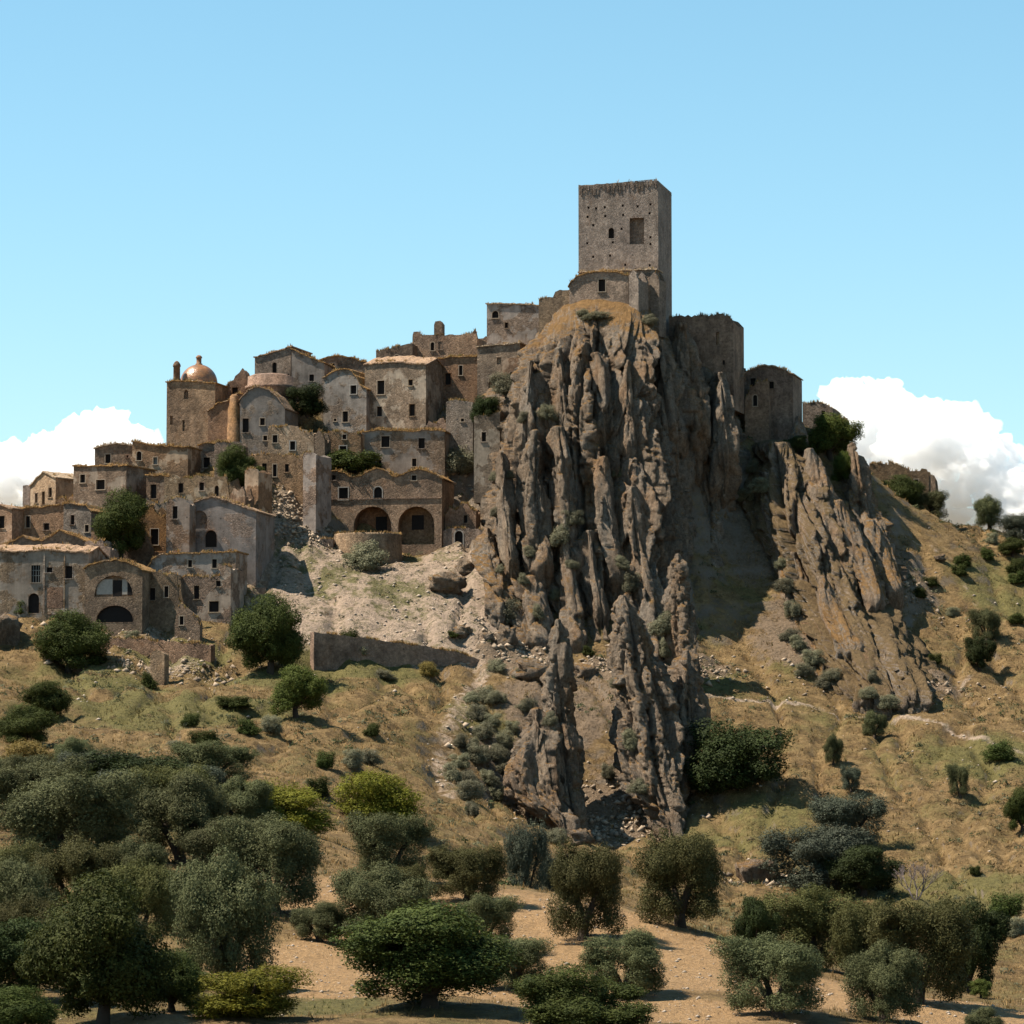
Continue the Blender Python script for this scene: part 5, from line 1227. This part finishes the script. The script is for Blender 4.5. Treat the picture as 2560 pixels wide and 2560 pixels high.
# slope trees
T('leaf0', 675, 1685, 205, 195, 'broad green tree with two trunks on the slope under the scree')
T('fresh1', 740, 1795, 130, 125, 'fresh-green rounded tree with dark trunk below the two-trunk tree', name='almond_tree')
T('leaf1', 172, 1680, 155, 150, 'dark-green bushy tree hugging the front of the arched cellar house', name='fig_tree')
T('leaf2', 300, 1400, 130, 175, 'fig tree hanging over the walls in the middle of the village', name='fig_tree', Y=473, on_rock=True)
T('leaf0', 590, 1234, 112, 122, 'broad green tree below the church buttress', name='fig_tree', Y=492, on_rock=True)
T('darkbush0', 768, 1034, 85, 78, 'dark-green tree between the drum and the arched gable', name='fig_tree', Y=508, on_rock=True)
T('bush0', 865, 1180, 130, 60, 'leafy green hedge behind the three-gabled building', cat='shrub', name='green_shrub', Y=500, on_rock=True)
T('darkbush0', 1216, 1052, 72, 68, 'round dark-green shrub by the walled-up arch', cat='shrub', name='green_shrub', Y=499.8, on_rock=True)
T('darkbush0', 1835, 1965, 265, 165, 'huge black-green bush in the shadow beside the double-pointed pinnacle', cat='shrub', name='dark_bush')
T('fresh0', 2075, 1145, 135, 110, 'bright green shrubs draped over the rock ridge', cat='shrub', name='green_shrub', on_rock=True)
T('fresh1', 2110, 1220, 80, 90, 'bright green shrub behind the ridge blade', cat='shrub', name='green_shrub', on_rock=True, Y=512)
T('dark1', 1995, 1135, 62, 45, 'dark shrub under the small rock tooth', cat='shrub', name='green_shrub', on_rock=True)
T('leaf0', 2250, 1285, 110, 90, 'dark-green tree in front of the far ruin', Y=531, name='far_tree')
T('olive1', 2325, 1285, 100, 85, 'olive with pale crown at the corner of the far ruin', Y=531)
T('olive0', 2475, 1330, 85, 85, 'round olive on the right skyline', Y=532)
T('blue0', 2545, 1375, 95, 75, 'grey olive lower down the right skyline', Y=527)
T('leaf2', 2530, 1392, 80, 45, 'dark bush under the right skyline olives', cat='shrub', name='green_shrub')
for i, (a, b, c, d, l) in enumerate([(2186, 1845, 62, 68, 'round grey olive below the footpath'), (2083, 1915, 46, 78, 'narrow leaning olive beside the big black-green bush'), (2128, 1985, 52, 64, 'small olive above the gully clump'), (2401, 1998, 50, 82, 'lone olive with long shadow on the right slope'),
        (2468, 1605, 80, 85, 'open-crowned olive high on the right slope'), (2450, 1680, 72, 80, 'dark olive right of the rock ridge foot'), (2555, 2080, 60, 110, 'olive cut by the right edge of the slope'),]):
    T(['olive2', 'olive0', 'blue1', 'olive3', 'olive1', 'dark0', 'leaf1'][i], a, b, c, d, l)
# bare tree
bt = MB(); rd = random.Random(3)
def branch(p, d, L, r_, lv):
    q = p + d * L; mid = p + d * L * .5 + np.array([rd.uniform(-.05, .05) * L for _ in range(3)])
    tube(bt, [p, mid, q], [r_, r_ * .8, r_ * .6], 5)
    if lv:
        for _ in range(3 if lv > 1 else 4):
            nd = d + np.array([rd.uniform(-.7, .7), rd.uniform(-.7, .7), rd.uniform(-.15, .5)]); nd /= np.linalg.norm(nd)
            branch(q - d * L * rd.uniform(0, .3), nd, L * rd.uniform(.6, .85), r_ * .58, lv - 1)
for sgn in (-1, 0.2, 1.1): branch(np.array((0., 0., -.3)), np.array((.45 * sgn, .1, .85)), 1.7, .12, 4)
bq_ = ground_at(2290, 2250)
ob = thing('bare_tree', 'leafless grey tree above the right-hand olive row', 'tree', tuple(bq_)); ob.scale = (.95, .95, .95)
link('branches', bt.mesh('branches', M['deadwood']), ob)
# cushions and bushes that only their place tells apart
def patch(kinds, spots, label, group, name, on_rock=False):
    for i, s in enumerate(spots):
        T(kinds[i % len(kinds)], s[0], s[1], s[2], min(s[3] if len(s) > 3 else s[2] * .72, s[2] * .85), label, cat='shrub', name=name, group=group, on_rock=on_rock, sink=.35)
SG = ['sage0', 'sage1', 'sage2']
BS = ['bush1', 'sage1', 'sage0']
RB = ['bush0', 'bush1', 'sage1']
for kinds, nm, rock, sets in [
    (SG, 'cushion_shrub', True, [
        ('larger yellowish round shrub at the scree foot of the crag', [(1275, 1560, 80, 65)]), ('smaller yellowish round shrub tucked against the crag foot', [(1345, 1545, 45, 45)]),
        ('grey-green shrub on the crag shoulder beside the walled-up arch', [(1265, 985, 70, 60)]), ('shrub on the reddish ledge above the crag fins', [(1370, 1050, 50, 42), (1310, 1055, 34, 40)]),
        ('shrub growing on the face of the crag fin pair', [(1400, 1360, 62, 55), (1430, 1310, 46, 50)]), ('small shrub in the clefts above the left foot of the crag', [(1325, 1390, 34, 34), (1390, 1425, 34, 28), (1430, 1420, 36, 22), (1310, 1460, 36, 30), (1385, 1500, 36, 44)]),
        ('small pale shrub alone in the middle of the crag face', [(1545, 1190, 34, 40)]), ('narrow shrub on the crag edge facing the village', [(1235, 1200, 30, 48), (1275, 1195, 26, 44), (1240, 1290, 30, 40)]), ('little shrub behind the thin rock blade by the scree', [(1250, 1430, 26, 34)]),
        ('dark shrub above the tip of the double-pointed pinnacle', [(1555, 1420, 40, 44), (1580, 1480, 62, 60)]), ('pale shrub just under the corner of the keep', [(1620, 810, 36, 28)]), ('low shrub on the grassy summit below the gatehouse door', [(1490, 800, 66, 22), (1460, 790, 40, 18)]),
        ('grey cushion shrub between the double pinnacle and the needle', [(1665, 1585, 70, 60), (1660, 1640, 62, 55)]), ('grey shrub on the shoulder of the double pinnacle', [(1580, 1870, 60, 62), (1545, 1720, 34, 30)]), ('grey cushion shrub at the foot of the double pinnacle', [(1600, 1980, 55, 40), (1520, 1945, 46, 45)]), ('small shrub in the notch of the lone blade', [(1375, 1810, 40, 34)]),
        ('grey sage shrub in the hollow between crag shadow and ridge', [(1960, 1420, 40), (1965, 1480, 46, 60), (1985, 1540, 50, 60), (1975, 1600, 44)]), ('grey sage shrub at the lower flank of the rock ridge', [(1995, 1620, 50), (2030, 1660, 56), (2080, 1700, 44), (2060, 1720, 50), (2010, 1690, 48)]), ('grey sage shrub at the ridge toe beside the path', [(2180, 1700, 40), (2220, 1770, 50), (2170, 1745, 44)]), ('grey sage shrub on top of the rock ridge under the vaulted ruin', [(1880, 1180, 50), (1905, 1230, 56), (1860, 1250, 44)]),
        ('small olive-grey shrub on the roof edge of the wide grey house', [(1015, 1110, 40, 34)]), ('olive-grey shrub piled against the tall sunlit wall', [(1140, 1090, 52, 60), (1165, 1135, 60, 55), (1150, 1180, 80, 70), (1130, 1060, 44, 40)]), ('round olive-grey shrub in front of the wide grey house', [(1065, 1172, 50, 46)]), ('olive-grey shrub by the pale rubble wall', [(800, 1085, 44, 40)]),
        ('yellow-green shrub hanging on the front of the round bastion', [(912, 1418, 85, 70)])]),
    (SG, 'cushion_shrub', False, [
        ('cushion shrub just below the end of the sloping retaining wall', [(1240, 1680, 46), (1300, 1700, 46), (1240, 1760, 44)]), ('cushion shrub on the right bank of the pale stony chute', [(1215, 1755, 58), (1195, 1800, 60), (1210, 1850, 60), (1150, 1870, 50), (1195, 1910, 66), (1165, 1960, 50), (1175, 1760, 44), (1150, 1920, 54)]), ('cushion shrub packed between the stony chute and the broad low rock fin', [(1180, 1880, 54), (1230, 1820, 50), (1240, 1900, 60), (1255, 1935, 52)]),
        ('cushion shrub on the slope above the broad low rock fin', [(1315, 1780, 50), (1280, 1830, 40), (1260, 1870, 66)]), ('cushion shrub at the bottom of the pale stony chute', [(1130, 1950, 66), (1170, 2000, 70), (1180, 2040, 50), (1220, 1965, 56), (1240, 2000, 52)]), ('cushion shrub at the base of the broad low rock fin', [(1350, 2040, 52), (1380, 2070, 46), (1390, 2110, 56)])]),
    (RB, 'slope_bush', False, [
        ('dark bush just below the right skyline olives', [(2465, 1400, 46), (2540, 1430, 50), (2480, 1360, 40), (2550, 1460, 44)]), ('small bush beside the pale path below the far ruin', [(2410, 1415, 44), (2400, 1440, 40)]), ('small bush on the slope right of the ridge blade', [(2300, 1500, 40), (2330, 1470, 36), (2380, 1540, 34), (2540, 1560, 40)]), ('small bush between the rock ridge and the open-crowned olive', [(2290, 1620, 36), (2340, 1660, 36)]),
        ('wide low bush right of the lone long-shadowed olive', [(2500, 1900, 80, 50)]), ('low bush above the right-hand olive row', [(2440, 2190, 34), (2510, 2290, 90, 60), (2540, 2340, 60, 50), (2480, 2330, 60, 40)])]),
    (BS, 'slope_bush', False, [
        ('low scrub bush below the fresh-green tree', [(620, 1835, 60, 40), (680, 1835, 60, 44)]), ('scrub bush above the yellow-green tree', [(810, 1920, 60, 45), (880, 1920, 60, 50), (925, 1910, 70, 40)]), ('upright scrub bush on the slope right of the fresh-green tree', [(930, 1845, 40, 60)]), ('scrub bush between the two yellow-green crowns', [(800, 1990, 60, 50)]),
        ('narrow grey scrub bush in the middle of the grassy slope', [(475, 1815, 40, 60)]), ('scrub bush beside the solitary pillar', [(370, 1720, 50, 60)]), ('scrub bush above the highest silvery olive', [(515, 1860, 60, 36), (440, 1880, 50, 30)]), ('scrub bush under the top of the sloping retaining wall', [(880, 1620, 55, 50), (900, 1640, 50, 30), (960, 1700, 50, 24)]),
        ('scrub bush against the roofless corner house', [(500, 1510, 44, 60), (410, 1545, 40, 30)]), ('scrub bush by the arched door of the barred house', [(60, 1540, 60, 40)]), ('low scrub on the terrace before the cellar vault', [(285, 1575, 40, 22), (330, 1600, 50, 22)]), ('tiny weed clump on the scree', [(1130, 1600, 30, 18), (870, 1395, 24, 12), (1000, 1640, 30, 18)]), ('wide flat green scrub on the grassy slope below the low retaining wall', [(590, 1770, 90, 30)]), ('scrub beside the bushy tree under the cellar house', [(240, 1660, 60, 40)]), ('small scrub behind the lone blade', [(1470, 1640, 40, 25)])]),
    (['broom0'], 'broom_bush', False, [('golden broom bush at the foot of the sloping retaining wall', [(1072, 1692, 44, 56)])])]:
    for lab, spots in sets:
        patch(kinds, spots, lab, lab if len(spots) > 1 else None, nm, rock)
# ------------------------------------------------------------------ boulders
def boulder(px, py, wpx, hpx, label, seed, Y=None, name='boulder', dark=False):
    r = random.Random(seed)
    q = P(px, py, Y) if Y else hit(px, py)[0]
    n1, n2 = 22, 14; vs = []; fs = []
    sx = wpx / F * q[1] / 2; sz = hpx / F * q[1] / 2; sy = max(sz, sx * .7)
    for j in range(n2 + 1):
        th = math.pi * j / n2
        for i in range(n1):
            ph = 2 * math.pi * i / n1
            d = np.array((math.sin(th) * math.cos(ph), math.sin(th) * math.sin(ph), math.cos(th)))
            d2 = np.sign(d) * np.abs(d) ** .75
            k = 1 + .55 * float(pn(d[0] * 1.4 + seed * 7, d[1] * 1.4, d[2] * 1.4)) - .4 * abs(float(pn(d[0] * 2.7 + seed, d[1] * 2.7, d[2] * 2.7))) + .12 * float(pn(d[0] * 6 + seed, d[1] * 6, d[2] * 6))
            vs.append((d2[0] * sx * k, d2[1] * sy * k, d2[2] * sz * k + sz * .55))
    for j in range(n2):
        for i in range(n1):
            k = (i + 1) % n1; fs.append((j * n1 + i, (j + 1) * n1 + i, (j + 1) * n1 + k, j * n1 + k))
    mb = MB(); mb.add(vs, fs, True)
    link(name, mb.mesh(name, M['rock']), None, tuple(q), label=label, category='rock')
for i, b in enumerate([(1115, 1475, 100, 50, 'wide flat boulder resting on the scree'), (1165, 1436, 55, 42, 'round boulder above the flat one on the scree'), (1155, 1588, 50, 30, 'small pale boulder low on the scree'),
        (1268, 1612, 52, 62, 'pale upright stone block under the yellowish shrub'), (1465, 1700, 66, 52, 'rounded grey boulder between the lone blade and the double pinnacle'), (1330, 1700, 100, 60, 'broad pale rock hump left of the lone blade'),
        (200, 1680, 56, 42, 'tilted boulder beside the bushy tree below the cellar vault'), (1455, 2105, 60, 44, 'grey boulder at the foot of the lone blade'), (1890, 2200, 110, 70, 'layered grey outcrop on the slope left of the gully clump'),
        (0, 1650, 110, 165, 'tall dark rounded rock at the left edge below the houses'), (1560, 1900 - 190, 50, 30, 'small rock behind the double pinnacle'), (2350, 1400, 30, 18, 'pale stone on the path below the far ruin'), (1220, 1600, 30, 22, 'small stone beside the pale upright block')]):
    boulder(b[0], b[1], b[2], b[3], b[4], 300 + i, Y=(452 if i == 9 else None))
# ------------------------------------------------------------------ ground cover
rg = np.random.default_rng(99)
def scatter(n, ylo, yhi, power=1.0):
    Y = ylo + (yhi - ylo) * rg.random(n) ** power
    X = (rg.random(n) - .5) * 2 * (Y * 0.151)
    return X, Y
def lookup(m, X, Y):
    i = np.clip(np.searchsorted(gx, X), 0, len(gx) - 1); j = np.clip(np.searchsorted(gy, Y), 0, len(gy) - 1)
    return m[j, i]
X, Y = scatter(230000, 180, 545, 0.7)
bare = np.maximum(lookup(mR, X, Y), lookup(mG, X, Y)); green = lookup(mB, X, Y)
den = pn(X / 6, Y / 6, 1.1) * .5 + pn(X / 1.8, Y / 1.8, 7.1) * .5
keep = (den > -0.12) & (rg.random(len(X)) > bare * 1.15)
X, Y, green = X[keep], Y[keep], green[keep]
Z = hgt(X, Y)
hh = rg.uniform(.10, .30, len(X)) * (1 + 1.0 * (rg.random(len(X)) > .93)) * np.where(Y < 280, .8, 1.0)
V, Fc, c = tufts_np(np.stack([X, Y, Z], -1), hh, 3, 5, [(0.30, 0.19, 0.08), (0.24, 0.15, 0.06), (0.38, 0.255, 0.115), (0.18, 0.115, 0.046), (0.13, 0.105, 0.04)], .6)
gg = np.repeat(np.clip(green + .25 * (pn(X / 9, Y / 9, 3.3)), 0, 1), 9)[:, None]
c = c * (1 - gg) + gg * np.array((0.11, 0.115, 0.04)) * (.7 + .6 * rg.random((len(c), 1)))
link('dry_grass', mesh_np('dry_grass', V, Fc, M['tuft'], False, {'tint': c}), kind='stuff', label='dry straw-coloured grass tufts over the hillside', category='grass')
# low scrub
X, Y = scatter(17000, 240, 545, 0.5)
bare = np.maximum(lookup(mR, X, Y), lookup(mG, X, Y) * 1.5)
den = pn(X / 9, Y / 9, 5.5) * .6 + pn(X / 3, Y / 3, 2.2) * .4
keep = ((den > 0.02) & (rg.random(len(X)) > bare)) | ((Y > 455) & (Y < 492) & (bare > .4) & (den > 0.0))
X, Y = X[keep], Y[keep]; Z = hgt(X, Y); n = len(X); nl = 24
rad = (.18 + .5 * rg.random(n) ** 2.5) * np.where((Y > 455) & (Y < 492) & (X < 0), .6, 1)
ctr = np.repeat(np.stack([X, Y, Z], -1), nl, 0); rr = np.repeat(rad, nl)[:, None]
d = rg.normal(size=(n * nl, 3)); d /= np.linalg.norm(d, axis=1)[:, None]; d[:, 2] = np.abs(d[:, 2])
p = ctr + d * rr * rg.uniform(.6, 1.1, (n * nl, 1)) * np.array((1.15, 1.15, .85))
tt = np.cross(d + rg.normal(size=d.shape) * .6, rg.normal(size=d.shape)); tt /= np.linalg.norm(tt, axis=1)[:, None]
bb = np.cross(d, tt); sz = rr * rg.uniform(.24, .45, (n * nl, 1))
V = np.stack([p - tt * sz, p + bb * sz * .8, p + tt * sz], 1).reshape(-1, 3)
tin = np.array([(.12, .125, .07), (.09, .095, .045), (.17, .13, .07), (.15, .15, .09), (.06, .075, .03), (.2, .14, .07)])
c = np.repeat(tin[rg.integers(0, 6, n)] * rg.uniform(.7, 1.2, (n, 1)), nl * 3, 0)
link('low_scrub', mesh_np('low_scrub', V, np.arange(len(V)).reshape(-1, 3), M['tuft'], False, {'tint': c}), kind='stuff', label='low dry scrub dotted over the hillside', category='scrub')
# loose stones
X, Y = scatter(42000, 180, 520, 0.9)
bare = np.maximum(lookup(mR, X, Y), lookup(mG, X, Y))
keep = rg.random(len(X)) < (0.05 + bare * .8) * np.where(Y > 400, 1, .8)
X, Y = X[keep], Y[keep]; Z = hgt(X, Y); n = len(X)
oc = np.array([(1, 0, 0), (0, 1, 0), (-1, 0, 0), (0, -1, 0), (0, 0, 1), (0, 0, -1)], float)
of = np.array([(0, 1, 4), (1, 2, 4), (2, 3, 4), (3, 0, 4), (1, 0, 5), (2, 1, 5), (3, 2, 5), (0, 3, 5)])
s = np.where(Y > 400, .11, .05) * (0.5 + rg.random(n) ** 4 * 2.4)
V = oc[None] * s[:, None, None] * rg.uniform(.6, 1.3, (n, 6, 1)) * np.array((1.2, 1, .7)) + np.stack([X, Y, Z + s * .2], -1)[:, None]
a = rg.uniform(0, 6.28, n)
Fs = (of[None] + (np.arange(n) * 6)[:, None, None]).reshape(-1, 3)
cst = np.repeat(np.array((.34, .28, .225))[None] * rg.uniform(.6, 1.35, (n, 1)), 6, 0)
def mat_tint(name):
    m, t, bs, out = nodes(name); k = NT(t)
    at = k.n('ShaderNodeVertexColor', layer_name='tint'); k.base(at.outputs[0], bs); return m
link('loose_stones', mesh_np('loose_stones', V.reshape(-1, 3), Fs, mat_tint('pale_stones'), False, {'tint': cst}), kind='stuff', label='pale loose stones scattered over scree and bare soil', category='stones')
n = 5200
X, Y = [], []
for px_, py_, rx, ry, k_ in [(1330, 1970, 6, 6, 500), (1460, 2080, 5, 4, 400), (1600, 2040, 6, 5, 500), (1480, 1660, 10, 4, 500), (1280, 1620, 5, 5, 400), (1700, 1690, 6, 4, 300), (2200, 1730, 10, 5, 500), (725, 1240, 4, 6, 900), (1150, 1300, 3, 6, 250), (300, 1590, 8, 5, 350), (420, 1690, 7, 6, 400), (760, 1330, 5, 3, 350), (1890, 2200, 5, 4, 250), (2230, 1450, 5, 5, 250)]:
    q = ground_at(px_, py_); X.append(q[0] + rg.normal(size=k_) * rx * .6); Y.append(q[1] + rg.normal(size=k_) * ry * .6)
X = np.concatenate(X); Y = np.concatenate(Y); Z = hgt(X, Y); n = len(X)
s = .10 + .42 * rg.random(n) ** 4
V = oc[None] * s[:, None, None] * rg.uniform(.55, 1.35, (n, 6, 1)) * np.array((1.1, 1, .8)) + rg.normal(size=(n, 6, 3)) * s[:, None, None] * .25 + np.stack([X, Y, Z + s * .25], -1)[:, None]
Fs = (of[None] + (np.arange(n) * 6)[:, None, None]).reshape(-1, 3)
cst = np.repeat(np.array((.29, .225, .165))[None] * rg.uniform(.55, 1.4, (n, 1)), 6, 0)
link('rubble', mesh_np('rubble', V.reshape(-1, 3), Fs, bpy.data.materials['pale_stones'], False, {'tint': cst}), kind='stuff', label='angular rubble at the foot of rocks and ruins', category='rubble')
# ------------------------------------------------------------------ clouds, far behind the hill
def mat_cloud():
    m = bpy.data.materials.new('cloud'); m.use_nodes = True; t = m.node_tree; t.nodes.clear(); k = NT(t)
    out = k.n('ShaderNodeOutputMaterial'); v = k.n('ShaderNodeVolumeScatter')
    v.inputs['Color'].default_value = (1, 1, 1, 1); v.inputs['Density'].default_value = .10; v.inputs['Anisotropy'].default_value = 0.1
    k.l(v.outputs[0], out.inputs['Volume'])
    return m
MC = mat_cloud()
def cloud(puffs, Y, label, seed):
    Vs = []; Qs = []; off = 0
    n1, n2 = 48, 30
    th = np.linspace(0, np.pi, n2)[:, None]; ph = np.linspace(0, 2 * np.pi, n1, endpoint=False)[None]
    D = np.stack([np.sin(th) * np.cos(ph), np.sin(th) * np.sin(ph), np.cos(th) * np.ones_like(ph)], -1)
    ii = np.arange(n1 * n2).reshape(n2, n1); jj = np.roll(ii, -1, 1)
    Q = np.stack([ii[:-1], ii[1:], jj[1:], jj[:-1]], -1).reshape(-1, 4)
    for i, (px, py, r_, rv) in enumerate(puffs):
        c = P(px, py, Y); k = Y / F
        dy = ((i * 37) % 11 - 5) / 5 * r_ * k * .5
        b = .42 * np.abs(fbm(D[..., 0] * 1.9 + i * 3.7 + seed, D[..., 1] * 1.9, D[..., 2] * 1.9, 6)) + .88
        p = np.array((c[0], c[1] + dy, c[2])) + D * b[..., None] * np.array((r_ * k, r_ * k, rv * k))
        Vs.append(p.reshape(-1, 3)); Qs.append(Q + off); off += n1 * n2
    link('cumulus_cloud', mesh_np('cumulus_cloud', np.concatenate(Vs), np.concatenate(Qs), MC, True), label=label, category='cloud')
cloud([(20, 1190, 90, 85), (120, 1165, 90, 80), (200, 1110, 75, 75), (262, 1085, 72, 62), (330, 1110, 66, 50), (250, 1170, 110, 90), (-70, 1200, 90, 90), (370, 1160, 70, 70), (70, 1250, 120, 90), (300, 1230, 120, 90), (170, 1240, 120, 90)], 4200, 'white cumulus cloud behind the left end of the village', 1.0)
cloud([(2110, 1010, 66, 60), (2160, 985, 52, 42), (2215, 990, 52, 46), (2245, 1040, 70, 60), (2330, 1050, 70, 55), (2380, 1045, 60, 45), (2420, 1090, 76, 66), (2480, 1140, 70, 60), (2540, 1175, 66, 60), (2590, 1210, 70, 60), (2180, 1090, 110, 90), (2300, 1130, 120, 90), (2420, 1190, 110, 90), (2120, 1120, 80, 80), (2520, 1240, 90, 70), (2250, 1220, 130, 80), (2400, 1270, 130, 70), (2540, 1300, 110, 60), (2660, 1260, 80, 60)], 4200, 'big white cumulus cloud behind the far ruin on the right', 5.0)
